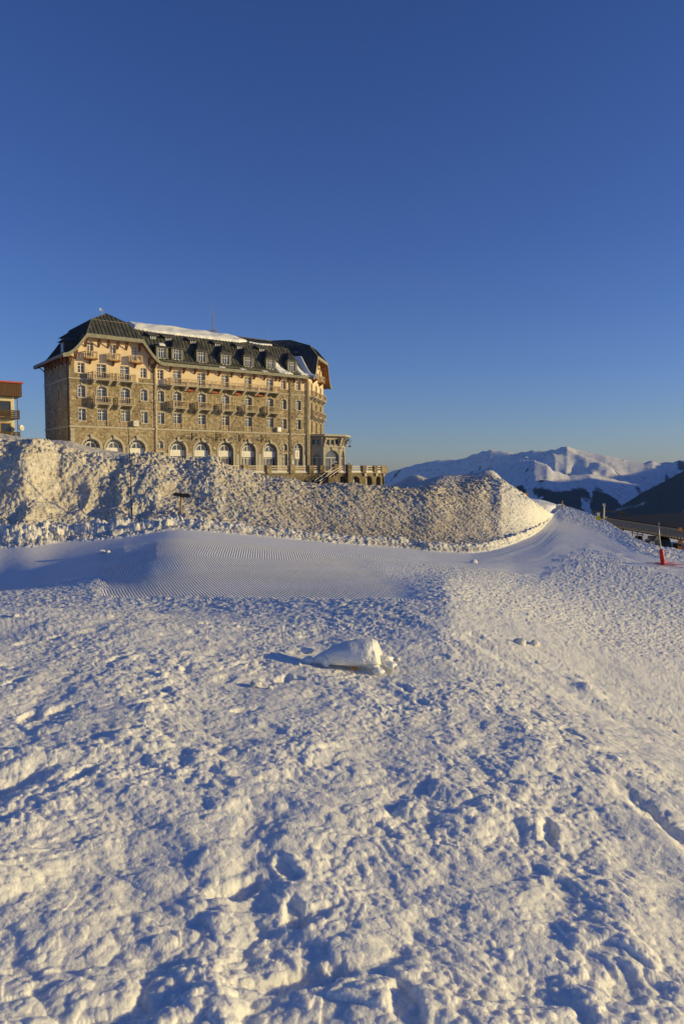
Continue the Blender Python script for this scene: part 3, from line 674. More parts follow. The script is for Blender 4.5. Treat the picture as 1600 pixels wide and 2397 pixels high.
def balcony(T, a0, a1, zf, p, brackets, posts, wood_brk=False):
    g = MB(T); zt = zf+.98
    def rail(P, Q):
        P = Vector(P); Q = Vector(Q); d = (Q-P); L = d.length; n = max(2, int(L/.235))
        up = Vector((0, 0, 1))
        g.bar(P+up*.98, Q+up*.98, .11, .09); g.bar(P+up*.12, Q+up*.12, .09, .08)
        for i in range(1, n):
            if i % 7 == 0: continue
            q = P+d*(i/n); g.bar(q+up*.12, q+up*.96, .10, .035)
    rail((a0, p-.06, zf), (a1, p-.06, zf)); rail((a0+.04, .02, zf), (a0+.04, p-.06, zf)); rail((a1-.04, .02, zf), (a1-.04, p-.06, zf))
    for x in posts: g.box(x-.07, x+.07, p-.13, p+.01, zf-.02, zt+.06)
    b = g.build('balcony', M['timber'], hotel)
    s = MB(T); s.box(a0-.10, a1+.10, -.02, p+.08, zf-.16, zf-.022); s.build('slab', M['soffit'] if wood_brk else M['granite'], b)
    k = MB(T)
    for x in brackets:
        if wood_brk:
            k.extr([(x-.07, .01, zf-.17), (x-.07, p-.1, zf-.17), (x-.07, p-.25, zf-.34), (x-.07, .15, zf-.75), (x-.07, .01, zf-.8)], (.14, 0, 0))
        else:
            for q in range(3):
                k.box(x-.20+.02*q, x+.20-.02*q, -.02, (p-.1)*(1-q*.3), zf-.165-.19*(q+1), zf-.165-.19*q-.004)
    k.build('bracket', M['bracket'] if wood_brk else M['granite'], b)
    return b
# ---- openings
GFB = -.4
dw = [3.0, 6.4, 9.95]; bays = [16.58, 20.78, 25.05, 29.35, 33.62]
ops = []; wins = []
def add(op, st, **k): ops.append(op); wins.append((op, st, k))
for c in dw: add((c-1.25, c+1.25, .1, 4.95, 1.249, .7), 'arch')
for c in bays: add((c-1.36, c+1.36, .1, 4.92, 1.355, .75), 'arch')
for c in (13.62, 36.6):
    add((c-.48, c+.48, 3.75, 4.93, .45, .4), 'tall'); add((c-.48, c+.48, .9 if c < 20 else 1.0, 3.15, 0, .4), 'curtain' if c < 20 else 'small')
add((39.45-.9, 39.45+.9, .9, 5.05, .88, .5), 'tall')
for c in (1.75, 11.15, 13.86, 36.45, 39.5):
    add((c-.5, c+.5, 7.55, 9.25, 0, .45), 'small'); add((c-.5, c+.5, 10.95, 12.65, .16, .45), 'small' if c != 36.45 else 'small!')
    add((c-.5, c+.5, 14.45, 15.9, 0, .45), 'small!' if c == 13.86 else 'small')
for i, c in enumerate([4.7, 8.2]+bays):
    add((c-.7, c+.7, 6.86, 9.26, 0, .45), 'french'); add((c-.7, c+.7, 10.15, 12.68, .28, .45), 'french!' if i in (5, 6) else 'french')
    add((c-.7, c+.7, 13.75, 15.92, 0, .4), 'french!' if i in (0, 4) else 'french')
for i, c in enumerate((3.1, 6.45, 9.75)): add((c-.47, c+.47, 16.9, 18.98, 0, .35), 'french!' if i == 0 else 'french')
ZCUT = 16.7
GB = [(-.0, ZCUT), (12.9, ZCUT)]
def gsel(x, z):
    if x < 12.95:
        if z < 13.6: return 0
        if x < .75+.5*(z < 14.4) or x > 12.2: return 0
        if z < 14.35 and (x < 2.6 or x > 10.3): return 0
        return 1
    if z < 13.6: return 0
    if x > 37.4 and x < 38.7: return 0
    if z < 14.4 and x > 35.1: return 0
    if x > 40.9: return 0
    return 2 if x < 37.5 else 3
inner = lambda x, z: z < ZCUT or (2.25 < x < 10.65)
mb = wall(TF, 0, LEN, GFB, 20.0, ops, [[.75, 1.25, 2.6, 10.3, 12.2, 12.95, 35.1, 37.4, 38.7, 40.9, 2.25, 10.65], [13.6, 14.35, 14.4, ZCUT, 16.95]], gsel, lambda x, z: inner(x, z) and not (z > 16.95 and x > 12.95))
# triangular shoulders of the gable
mb[1].poly([(0, 0, ZCUT), (2.25, 0, ZCUT), (2.25, 0, 20.0), (2.1, 0, 20.0), (1.0, 0, 18.3), (.3, 0, 17.4), (0, 0, 17.15)])
mb[1].poly([(12.9, 0, ZCUT), (10.65, 0, ZCUT), (10.65, 0, 20.0), (10.8, 0, 20.0), (11.9, 0, 18.3), (12.6, 0, 17.4), (12.9, 0, 17.15)])
# right end wall
eops = []; ew = []
def eadd(op, st, **k): eops.append(op); ew.append((op, st, k))
for c in (2.9, 6.65, 10.4):
    eadd((c-.5, c+.5, 7.2, 9.3, 0, .35), 'small'); eadd((c-.6, c+.6, 10.2, 12.7, .25, .4), 'french'); eadd((c-.55, c+.55, 13.9, 15.95, 0, .35), 'french')
for c in (3.6, 6.65, 9.7): eadd((c-.47, c+.47, 17.1, 19.2, 0, .35), 'french')
me_ = wall(TE, 0, WW, GFB, 21.0, eops, [[.6, 2.45, 10.85, 12.7], [13.6, ZCUT]], lambda x, z: 0 if (z < 13.6 or ((x < .6 or x > 12.7) and z < ZCUT)) else 1, lambda x, z: z < ZCUT or 2.45 < x < 10.85)
me_[1].poly([(0, 0, ZCUT), (2.45, 0, ZCUT), (2.45, 0, 21.0), (1.1, 0, 18.8), (.3, 0, 17.4), (0, 0, 17.1)])
me_[1].poly([(WW, 0, ZCUT), (10.85, 0, ZCUT), (10.85, 0, 21.0), (12.2, 0, 18.8), (13.0, 0, 17.4), (WW, 0, 17.1)])
# left end wall and hidden sides
lops = [(4.4, 5.5, 7.5, 9.3, 0, .25), (4.4, 5.5, 10.7, 12.5, .2, .25), (4.4, 5.5, 14.1, 15.7, 0, .25), (8.6, 9.4, 7.6, 9.2, 0, .25)]
ml = wall(TL, 0, DEP, GFB, 17.1, lops, [[], []], lambda x, z: 0)
EC = TE(WW, 0, 0); bx_, by_ = EC[0], EC[1]
hb = MB(); n_in = (-s42, c42)
bk = [(0, DEP), (36.0, DEP), (bx_-s42*9, by_+c42*9), (bx_, by_)]
for (x0, y0), (x1, y1) in zip(bk[:-1], bk[1:]): hb.poly([(x0, y0, GFB), (x1, y1, GFB), (x1, y1, 17.0), (x0, y0, 17.0)])
allst = MB()
for b in (mb[0], me_[0], ml[0], hb): allst.raw(b.v, b.f)
stone = allst.build('stone_wall', M['stone'], hotel, recalc=False)
for b in (mb[1], mb[2], mb[3], me_[1]):
    q_ = MB(); q_.raw(b.v, b.f); q_.build('stucco_wall', M['stucco'], hotel, recalc=False)
for op, st, k in wins: window(TF, op, st, trim=op[2] > 5.0 and op[2] < 13.0 or op[2] < 5, **k) if True else None
for op, st, k in ew: window(TE, op, st, **k)
for op in lops: window(TL, op, 'plain')
# ---- string courses and quoins
s = MB(TF)
for z, h, o_ in ((6.55, .26, .12), (13.5, .20, .09)):
    s.box(-o_, 12.9, -.02, o_, z, z+h)
s.box(12.9, 41.5, -.02, .12, 6.55, 6.81); s.box(12.9, 14.95, -.02, .09, 13.5, 13.7); s.box(35.1, 41.5, -.02, .09, 13.5, 13.7)
s.box(0, 41.5, -.02, .045, 3.05, 3.27) if False else None
for x in [1.35, 4.7, 8.15, 11.6, 12.6, 14.6, 18.55, 22.9, 27.2, 31.5, 35.6, 37.9, 40.9]:
    s.box(x-.33, x+.33, -.02, .05, GFB, 3.0)
for x in (.32, 41.15):
    for k in range(20): s.box(x-(.32 if k % 2 else .24), x+(.32 if k % 2 else .24), -.02, .05, GFB+k*.34, GFB+k*.34+.32)
e_ = MB(TE); e_.box(.1, 1.0, -.02, .12, 6.55, 6.81); e_.box(0.1, WW, -.02, .09, 13.5, 13.7)
l_ = MB(TL); l_.box(0, DEP, -.02, .12, 6.55, 6.81); l_.box(0, DEP, -.02, .09, 13.5, 13.7)
s2 = MB()
for b in (s, e_, l_): s2.raw(b.v, b.f)
s2.build('string_course', M['granite'], hotel)
# ---- balconies
for c in (3.0, 6.42, 9.75): balcony(TF, c-.78, c+.78, 16.55, 1.0, [c], [c-.78, c, c+.78], True)
balcony(TF, 3.05, 6.0, 13.62, 1.3, [3.35, 5.65], [3.1, 3.5, 5.6, 5.95]); balcony(TF, 6.5, 9.4, 13.62, 1.3, [6.8, 9.1], [6.55, 6.95, 9.0, 9.35])
balcony(TF, 3.25, 5.75, 10.1, 1.3, [3.5, 5.5], [3.3, 5.7]); balcony(TF, 6.7, 9.2, 10.1, 1.3, [6.95, 8.95], [6.75, 9.15])
balcony(TF, 14.95, 34.95, 13.62, 1.3, [c+d for c in bays for d in (-1.2, 1.2)], [15.0]+[c+d for c in bays for d in (-1.25, 1.25)]+[34.9])
for c in bays: balcony(TF, c-1.25, c+1.25, 10.12, 1.3, [c-1.0, c+1.0], [c-1.2, c+1.2])
for c in (2.9, 6.65, 10.4):
    balcony(TE, c-1.35, c+1.35, 13.62, .85, [c-1.1, c+1.1], [c-1.3, c+1.3]); balcony(TE, c-1.1, c+1.1, 10.12, .85, [c-.9, c+.9], [c-1.05, c+1.05])
for c in (3.6, 9.0): balcony(TE, c-.9, c+.9, 17.0, .95, [c], [c-.85, c+.85], True)
for c in [4.7, 8.2]+bays:                                                  # low rails of the first-floor french windows
    g = MB(TF); g.box(c-.7, c+.7, -.16, -.06, 7.62, 7.72); g.box(c-.7, c+.7, -.15, -.07, 6.98, 7.05)
    for k in range(7): x = c-.6+k*.2; g.box(x-.05, x+.05, -.13, -.09, 6.9, 7.62)
    g.build('window_rail', M['timber'], hotel)
# ---- roofs
roof = MB(); sof = MB(); fas = MB()
def seam_face(pts, down, step=.62, m=0, under=True, thick=.13):
    """one roof plane: sheet, raised standing seams along 'down', timber lining underneath"""
    P = [Vector(p) for p in pts]; roof.poly([tuple(p) for p in P], m)
    nrm = (P[1]-P[0]).cross(P[2]-P[0])
    if nrm.length < 1e-6: nrm = (P[2]-P[0]).cross(P[3]-P[0])
    nrm.normalize()
    if nrm.z < 0: nrm = -nrm
    dn = Vector(down); dn = (dn-nrm*dn.dot(nrm)).normalized(); ac = nrm.cross(dn).normalized()
    if under: sof.poly([tuple(p-nrm*thick) for p in P])
    t = [p.dot(ac) for p in P]; k = math.ceil(min(t)/step)
    while k*step < max(t):
        a = k*step; hits = []
        for i in range(len(P)):
            p, q = P[i], P[(i+1) % len(P)]; u, v = p.dot(ac)-a, q.dot(ac)-a
            if (u < 0) != (v < 0): hits.append(p+(q-p)*(u/(u-v)))
        if len(hits) >= 2:
            hits.sort(key=lambda h: h.dot(dn)); roof.bar(hits[0]+nrm*.035, hits[-1]+nrm*.035, .05, .09, up=tuple(nrm))
        k += 1
def gable_wing(T, W, lift, back):
    c = W/2; ks = W/12.9
    prof = [(7.65, 16.75), (6.9, 16.98), (6.2, 17.45), (5.5, 18.2+lift*.3), (4.2, 19.95+lift), (2.75, 22.5+lift*.6), (0, 23.95+lift*.8)]
    prof = [(a*ks, z) for a, z in prof]
    front = [1.25]*5+[-.9, -2.6]; bks = [-back-1.2]*5+[-back+.9, -back+2.6]
    if lift: front[5] = -.45; front[6] = -4.9
    P = lambda s_, i, f: T(c+s_*prof[i][0], f[i], prof[i][1])
    for s_ in (-1, 1):
        dn = Vector(T(c+s_*2, 0, 0))-Vector(T(c+s_*1, 0, 0)); dn.z = -1.5
        for i in range(6):
            q = [P(s_, i, front), P(s_, i+1, front), P(s_, i+1, bks), P(s_, i, bks)]
            seam_face(q if i < 5 else q, dn)
        for (ff, sg) in ((front, 1), (bks, -1)):
            out = .05*sg
            for i in range(4):                                            # verge boards, 0.5 m deep
                a = (c+s_*prof[i][0], ff[i]+out, prof[i][1]+.04); b = (c+s_*prof[i+1][0], ff[i+1]+out, prof[i+1][1]+.04)
                dz = .52
                fas.extr([T(*a), T(*b), T(b[0]-s_*.12, b[1], b[2]-dz), T(a[0]-s_*.05, a[1], a[2]-dz)], tuple(Vector(T(0, .07*sg, 0))-Vector(T(0, 0, 0))))
        a = T(c+s_*(prof[0][0]+.04), 1.25, 16.80); b = T(c+s_*(prof[0][0]+.04), -back-1.2, 16.80)
        fas.bar(tuple(Vector(a)-Vector((0, 0, .20))), tuple(Vector(b)-Vector((0, 0, .20))), .07, .42)
    for ff, sg in ((front, 1), (bks, -1)):
        dn = Vector(T(0, sg, 0))-Vector(T(0, 0, 0)); dn.z = -1.5
        seam_face([P(-1, 4, ff), P(1, 4, ff), P(1, 5, ff), P(-1, 5, ff)], dn, .58)
        seam_face([P(-1, 5, ff), P(1, 5, ff), P(1, 6, ff)], dn, .58, under=False)
        z = prof[4][1]; a = c-prof[4][0]; b = c+prof[4][0]; o_ = ff[4]+.05*sg
        fas.extr([T(a, o_, z+.05), T(b, o_, z+.05), T(b-.1, o_, z-.50), T(a+.1, o_, z-.50)], tuple(Vector(T(0, .07*sg, 0))-Vector(T(0, 0, 0))))
        # flat soffit behind the jerkin-head board
        sof.poly([T(a+.1, o_, z-.42), T(b-.1, o_, z-.42), T(b-.1, 0 if sg > 0 else -back, z-.05), T(a+.1, 0 if sg > 0 else -back, z-.05)])
    # hip and ridge rolls
    for s_ in (-1, 1):
        for i in (4, 5): roof.bar(P(s_, i, front), P(s_, i+1, front), .16, .12)
        for i in (4,): fas.bar(tuple(Vector(P(s_, 4, front))+Vector((0, 0, .04))), tuple(Vector(P(s_, 5, front))+Vector((0, 0, .04))), .13, .08)
    fas.bar(tuple(Vector(P(-1, 5, front))+Vector((0, 0, .03))), tuple(Vector(P(1, 5, front))+Vector((0, 0, .03))), .10, .07)
    roof.bar(P(1, 6, front), P(1, 6, bks), .2, .14)
gable_wing(TF, 12.9, 0, DEP)
gable_wing(TE, WW, 1.0, 12.0)
MP = [(-1.25, 16.85), (-.7, 17.0), (.0, 17.35), (.8, 18.15), (1.9, 20.1), (3.1, 22.05), (6.4, 23.75)]        # main roof profile (depth, height)
MR = [41.5, 41.45, 41.3, 40.9, 40.2, 39.4, 38.0]                                                            # its hipped right end
for i in range(6):
    (v0, z0), (v1, z1) = MP[i], MP[i+1]
    x0 = 13.9 if i < 3 else 10.0
    seam_face([(x0, v0, z0), (MR[i], v0, z0), (MR[i+1], v1, z1), (x0, v1, z1)], (0, -1, -1.5), .60, under=i < 3)
    w0, w1 = 12.8-v0, 12.8-v1
    seam_face([(8, w0, z0), (36.5, w0, z0), (36.5, w1, z1), (8, w1, z1)], (0, 1, -1.5), .60, under=False)
roof.poly([(MR[i], MP[i][0], MP[i][1]) for i in range(7)]+[(44.0, 6.4, 20.0), (43.4, 2.0, 17.0)])
roof.bar((9, 6.4, 23.8), (38.0, 6.4, 23.8), .22, .14)
roof.bar((10.0, 3.1, 22.08), (39.4, 3.1, 22.08), .10, .07)
for zz, vv in ((17.28, -.1), (17.05, -.62)): fas.bar((14.0, vv, zz+.14), (41.0, vv, zz+.14), .05, .05)         # snow-guard rails
fas.box(13.55, 42.0, -1.33, -1.25, 16.38, 16.88)
sof.poly([(13.4, -1.26, 16.62), (41.9, -1.26, 16.62), (41.9, .05, 16.86), (13.4, .05, 16.86)])
rf = roof.build('roof', M['slate'], hotel, recalc=False)
sof.build('soffit', M['soffit'], hotel, recalc=False)
fas.build('fascia', M['fascia'], hotel)
# ---- eave brackets
def eave_bracket(T, a, zt, p=1.05, h=.95):
    g = MB(T)
    g.box(a-.07, a+.07, 0, p, zt-.14, zt); g.box(a-.07, a+.07, .0, .13, zt-h, zt-.14)
    g.bar((a, .08, zt-h+.05), (a, p-.1, zt-.16), .12, .13); g.build('eave_bracket', M['bracket'], hotel)
for a in (4.35, 5.75, 7.15, 8.5): eave_bracket(TF, a, 19.42, 1.1, 1.1)
for a, z in ((2.45, 19.4), (10.45, 19.4), (.95, 17.5), (11.95, 17.5), (.15, 16.6), (12.75, 16.6)): eave_bracket(TF, a, z, 1.1, 1.2)
for c in bays:
    for d in (-1.15, 1.15): eave_bracket(TF, c+d, 16.6)
for a in (35.6, 37.25, 38.6, 40.5): eave_bracket(TF, a, 16.6)
for a in (3.0, 5.0, 8.3, 10.3): eave_bracket(TE, a, 20.4, 1.1, 1.1)
for k in range(7): eave_bracket(TL, .8+k*1.9, 16.6)
# ---- dormers
def dormer(c, kind=0):
    g = MB(); v0 = .42; zb, zt = 17.35, 19.50; hw = .95
    # cheeks and front with a real opening
    ow = .62; op = (c-ow, c+ow, 17.78, 19.36, 0, .28)
    T = lambda a, o_, z: (a, v0-o_, z)
    g.T = lambda a, b, z: (a, b, z)
    for q in ((c-hw, c-ow, zb, zt), (c+ow, c+hw, zb, zt), (c-ow, c+ow, zb, 17.78), (c-ow, c+ow, 19.36, zt)):
        g.box(q[0], q[1], v0, v0+.28, q[2], q[3])
    g.box(c-hw+.01, c+hw-.01, v0+.285, v0+2.2, zb, zt-.01)
    g.box(c-hw-.03, c-hw+.10, v0-.05, v0-.002, zb, zt); g.box(c+hw-.10, c+hw+.03, v0-.05, v0-.002, zb, zt)
    d = g.build('dormer', M['fascia'], hotel)
    r_ = MB(); e = .26; za = 21.15; ap = (c, v0+1.25, za)
    pts = [(c-hw-e, v0-e, zt), (c+hw+e, v0-e, zt), (c+hw+e, v0+2.6, zt), (c-hw-e, v0+2.6, zt)]
    mid = [(c-hw*.72, v0+.12, zt+.38), (c+hw*.72, v0+.12, zt+.38), (c+hw*.72, v0+2.6, zt+.38), (c-hw*.72, v0+2.6, zt+.38)]
    rb = (c, v0+2.7, za)
    if kind: za = 20.2; ap = (c, v0+.9, za); rb = (c, v0+2.2, za)
    if kind: mid = [(p[0], p[1], zt+.2) for p in mid]
    for i in (0, 1, 3): r_.poly([pts[i], pts[(i+1) % 4], mid[(i+1) % 4], mid[i]])
    r_.poly([mid[0], mid[1], ap]); r_.poly([mid[1], mid[2], rb, ap]); r_.poly([mid[3], mid[0], ap, rb])
    r_.poly([tuple(Vector(p)-Vector((0, 0, .09))) for p in pts])
    for i in (0, 1, 3): r_.poly([pts[i], pts[(i+1) % 4], tuple(Vector(pts[(i+1) % 4])-Vector((0, 0, .09))), tuple(Vector(pts[i])-Vector((0, 0, .09)))])
    for k in range(5):
        t_ = (k+.5)/5; a = Vector(mid[0]).lerp(Vector(mid[1]), t_); b_ = Vector(ap)
        b2 = a.lerp(b_, 1-abs(t_-.5)*1.6); r_.bar(tuple(a), tuple(b2), .05, .07)
    for q in (mid[0], mid[1]): r_.bar(q, ap, .09, .09)
    r_.build('dormer_roof', M['slate'], d, recalc=False)
    g = MB(T); g.poly([(p[0], -.25, p[1]) for p in outline(*op[:5])])
    ring_ol = outline(*op[:5]); f = MB(T); ring(f, ring_ol, .09, -.24, -.14)
    for x in (-.2, .2): f.box(c+x-.035, c+x+.035, -.24, -.13, 17.85, 19.3)
    f.box(c-ow, c+ow, -.238, -.16, 18.80, 18.86); f.box(c-ow-.04, c+ow+.04, -.2, .06, 17.70, 17.79)
    g.build('dormer_glass', M['glass'], d, recalc=False); f.build('window_frame', M['white'], d)
for c in (16.88, 21.12, 25.45, 29.72, 34.1, 38.5): dormer(c)
dormer(14.35, 1)
for c in (13.65, 16.2, 20.45, 24.9, 29.05, 33.4):                                # little shed dormers under the break
    g = MB(); g.box(c-.55, c+.55, 2.35, 3.9, 20.9, 21.42); d = g.build('roof_light', M['fascia'], hotel)
    g = MB(); g.extr([(c-.95, 1.95, 21.42), (c+.95, 1.95, 21.42), (c+1.25, 4.0, 22.35), (c-1.25, 4.0, 22.35)], (0, 0, .10)); g.build('lid', M['slate'], d)
    g = MB(); g.box(c-.36, c+.36, 2.30, 2.345, 21.0, 21.38); g.build('pane', M['glass'], d)
    f = MB(); 
    for x in (-.36, 0, .36): f.box(c+x-.05, c+x+.05, 2.25, 2.298, 20.98, 21.4)
    f.box(c-.4, c+.4, 2.25, 2.296, 20.93, 20.99); f.build('frame', M['white'], d)
# left-slope dormers, seen end on
for v, z, sc_ in ((3.4, 17.35, 1.0), (8.2, 19.2, .8)):
    g = MB(); x0 = .15 if z < 18 else 1.7
    g.box(x0, x0+2.4, v-.9, v+.9, z, z+1.9*sc_); d = g.build('dormer', M['slate'], hotel)
    r_ = MB(); zt = z+1.9*sc_
    P = [(x0-.45, v-1.2, zt-.05), (x0-.45, v+1.2, zt-.05), (x0+3.2, v+1.2, zt-.05), (x0+3.2, v-1.2, zt-.05)]; ap = (x0+1.0, v, zt+1.0); rb = (x0+3.4, v, zt+1.0)
    r_.poly([P[0], P[1], ap]); r_.poly([P[1], P[2], rb, ap]); r_.poly([P[3], P[0], ap, rb]); r_.poly(P); r_.build('dormer_roof', M['slate'], d, recalc=False)
    g = MB(); g.box(x0-.04, x0-.005, v-.5, v+.5, z+.35, z+1.65*sc_); g.build('dormer_glass', M['glass'], d)
    g = MB(); 
    for y in (-.5, 0, .5): g.box(x0-.07, x0-.042, v+y-.05, v+y+.05, z+.33, z+1.68*sc_)
    g.build('window_frame', M['white'], d)
# roof light on the dark slope of the right wing
g = MB(TE); g.box(2.9, 4.2, -3.6, -2.2, 21.4, 22.1); d = g.build('roof_light', M['slate'], hotel)
g = MB(TE); g.box(2.85, 2.89, -3.3, -2.5, 21.5, 22.0); g.build('pane', M['glass'], d)
# ---- pipes, units, lanterns, signs on the wall
g = MB(TF); g.tube([(12.95, .22, 16.4), (12.95, .22, GFB)], .075, 8); g.tube([(12.95, .22, 15.2), (12.7, .6, 15.8), (12.95, 1.1, 16.5)], .06, 6); g.build('downpipe', M['pipe_light'], hotel, smooth=True, label='pale downpipe between the gable and the long front')
g = MB(TF); g.tube([(37.65, .18, 16.4), (37.65, .18, GFB)], .07, 8); g.build('downpipe', M['pipe_dark'], hotel, smooth=True, label='dark downpipe left of the last bay')
g = MB(TF); g.tube([(41.15, .2, 16.4), (41.15, .2, GFB)], .09, 8); g.build('downpipe', M['pipe_dark'], hotel, smooth=True, label='dark downpipe at the corner')
g = MB(TE); g.tube([(.25, .2, 16.2), (.25, .2, GFB)], .085, 8); g.build('downpipe', M['pipe_light'], hotel, smooth=True, label='cream downpipe round the corner')
g = MB(TL); g.tube([(.35, .15, 17), (.35, .15, GFB)], .06, 8); g.build('downpipe', M['pipe_dark'], hotel, smooth=True, label='dark downpipe on the shaded end wall')
for a, z in ((9.62, 7.0), (35.15, 6.98)):
    g = MB(TF); g.box(a-.38, a+.38, .05, .55, z, z+.8); u = g.build('air_conditioner', M['white'], hotel)
    g = MB(TF); g.tube([(a, .552, z+.4), (a, .575, z+.4)], .3, 16); g.build('fan_grille', M['pole_grey'], u)
for a in (18.65, 22.95, 27.2, 31.5):
    g = MB(TF); g.box(a+.3, a+.42, .02, .10, 5.1, 6.3)
    g.tube([(a+.36, .1, 5.3), (a+.36, .9, 5.9), (a+.36, 1.5, 6.15)], .035, 6); g.tube([(a+.36, .1, 6.15), (a+.36, 1.5, 6.15)], .035, 6)
    sp = [(a+.36, .55+math.cos(t_*.5)*(.33-t_*.016), 5.62+math.sin(t_*.5)*(.33-t_*.016)) for t_ in range(18)]; g.tube(sp, .03, 5)
    sp = [(a+.36, 1.5+math.cos(t_*.5+1.5)*(.38-t_*.018), 5.85+math.sin(t_*.5+1.5)*(.38-t_*.018)) for t_ in range(18)]; g.tube(sp, .035, 5)
    g.tube([(a+.36, 1.5, 5.9), (a+.36, 1.5, 5.35)], .02, 5)
    b_ = g.build('wall_lantern', M['iron'], hotel)
    g = MB(TF); g.tube([(a+.36, 1.5, 5.38), (a+.36, 1.5, 5.3), (a+.36, 1.5, 5.12)], [.04, .13, .24], 12); g.build('lamp_shade', M['iron'], b_)
g = MB(TF); g.box(38.62, 39.55, .08, .12, 2.35, 3.85); bn = g.build('banner', M['white'], hotel, label='white banner with faint red mark')
g = MB(TF); pk = mottled('banner_red', (.50, .20, .16), (.62, .32, .26), 9, .7)
for k in range(3): g.box(38.85+.03*k, 39.32-.04*k, .121, .126, 2.75+k*.17, 2.82+k*.17)
g.tube([(39.08, .123, 3.3), (39.08, .127, 3.3)], .13, 14); g.build('banner_mark', pk, bn)
g = MB(TF); g.box(37.95, 38.35, .06, .10, 1.3, 2.15); bn = g.build('notice_board', M['iron'], hotel)
g = MB(TF); g.box(38.0, 38.3, .101, .106, 1.36, 2.09); g.build('notice', M['white'], bn)
# red window boxes between the balconies' corbels
for c in (18.7, 22.9, 27.2, 31.5):
    g = MB(TF); g.box(c-.55, c+.55, .02, .5, 12.85, 13.02); g.box(c-.55, c+.55, .45, .5, 13.02, 13.12); g.build('awning_box', mottled('rust_red', (.34, .07, .03), (.44, .11, .05), 4, .7) if c == 18.7 else bpy.data.materials['rust_red'], hotel)
# ---- masts
g = MB(); x, y, z = 27.6, 9.0, 22.8
for k in range(3):
    a = k*2.094; g.tube([(x+.32*math.cos(a), y+.32*math.sin(a), z-.5), (x+.16*math.cos(a), y+.16*math.sin(a), z+5.2)], .022, 5)
for q in range(15):
    zz = z+q*.36; r0 = .32-.16*(q/15); 
    for k in range(3):
        a, b_ = k*2.094, (k+1)*2.094; r1 = r0-.01
        g.tube([(x+r0*math.cos(a), y+r0*math.sin(a), zz), (x+r1*math.cos(b_), y+r1*math.sin(b_), zz+.36)], .014, 4)
g.tube([(x, y, z+5.0), (x, y, z+6.4)], .03, 5)
for q, (zz, r0) in enumerate(((1.2, .75), (1.7, .6), (2.1, .65))):
    for k in range(4): a = k*1.57+q; g.tube([(x, y, z+zz), (x+r0*math.cos(a), y+r0*math.sin(a), z+zz)], .03, 4); g.tube([(x+r0*math.cos(a), y+r0*math.sin(a), z+zz-.3), (x+r0*math.cos(a), y+r0*math.sin(a), z+zz+.3)], .05, 5)
g.build('antenna_mast', mottled('mast_paint', (.22, .12, .10), (.42, .38, .35), 2.5, .6), hotel)
g = MB(); g.tube([(37.1, 6.4, 23.7), (37.1, 6.4, 26.1)], [.04, .015], 6); g.build('lightning_rod', M['pole_grey'], hotel)
g = MB(); g.tube([(6.45, 4.5, 23.8), (6.45, 4.5, 25.0)], .03, 6); g.tube([(6.1, 4.5, 24.7), (6.8, 4.5, 24.8)], .03, 5); g.box(6.1, 6.35, 4.48, 4.52, 24.75, 25.1); g.tube([(6.45, 4.2, 24.5), (6.45, 4.8, 24.5)], .03, 5); g.build('weather_vane', M['pole_grey'], hotel)
# ---- polygonal porch at the right end
PC = [(1.9, 0), (1.9, 2.35), (4.6, 5.05), (8.7, 5.05), (11.4, 2.35), (11.4, 0)]
g = MB(TE); tr = MB(TE); gl = MB(TE); fr = MB(TE)
NP = len(PC)
def porch_frame(i):
    (x0, y0), (x1, y1) = PC[i], PC[i+1]; L = math.hypot(x1-x0, y1-y0); dx, dy = (x1-x0)/L, (y1-y0)/L; nx, ny = -dy, dx
    if i in (0,): nx, ny = -dy, dx
    return L, (lambda a, o_, z: TE(x0+dx*a+nx*o_, y0+dy*a+ny*o_, z))
porch = empty('porch', (0, 0, 0)); porch.parent = hotel
pst = MB(); ptr = MB(); pgl = MB(); pfr = MB()
for i in range(NP-1):
    L, T = porch_frame(i); w = 1.15 if L < 3 else 1.55; c = L/2
    w = min(w, L/2-.35)
    op = [(c-w, c+w, .1, 2.6+w*.9, w*.9, .45)]
    nwin = 3 if L > 3 else 2; cw = .52
    for k in range(nwin): x = c+(k-(nwin-1)/2)*1.02; op.append((x-cw*.7, x+cw*.7, 5.0, 5.85, 0, .3))
    b_ = wall(T, 0, L, -2.4, 6.35, op, [[], []], lambda x, z: 0)[0]
    pst.raw(b_.v, b_.f)
    for o_ in op:
        ol = outline(*o_[:5]); q = MB(T); q.poly([(p[0], -o_[5]+.02, p[1]) for p in ol]); pgl.raw(q.v, q.f)
        if o_[2] < 1:
            q = MB(T); ring(q, ol, .10, -.4, -.3); q.box(o_[0], o_[1], -.4, -.3, 2.55, 2.66); q.box(c-.05, c+.05, -.4, -.3, .1, 2.6); pfr.raw(q.v, q.f)
            q = MB(T); ring(q, ol, .30, -.02, .06, out=True, skip_bottom=True); q.extr([(c-.13, .02, o_[3]+.02), (c+.13, .02, o_[3]+.02), (c+.2, .02, o_[3]+.5), (c-.2, .02, o_[3]+.5)], (0, .2, 0)); ptr.raw(q.v, q.f)
        else:
            q = MB(T); q.box(o_[0]-.24, o_[0]-.06, .0, .16, 4.85, 5.9); ptr.raw(q.v, q.f)
    q = MB(T); q.box(0, L, -.02, .14, 4.55, 4.75); q.box(0, L, -.02, .10, 5.92, 6.1)
    for x in (.0, L-.42): q.box(x, x+.42, -.02, .09, -2.4, 4.5); q.box(x+.02, x+.4, -.02, .32, 4.76, 5.3); q.box(x+.02, x+.4, -.02, .62, 5.3, 5.85); q.box(x+.02, x+.4, -.02, .9, 5.86, 6.2)
    ptr.raw(q.v, q.f)
cor = []
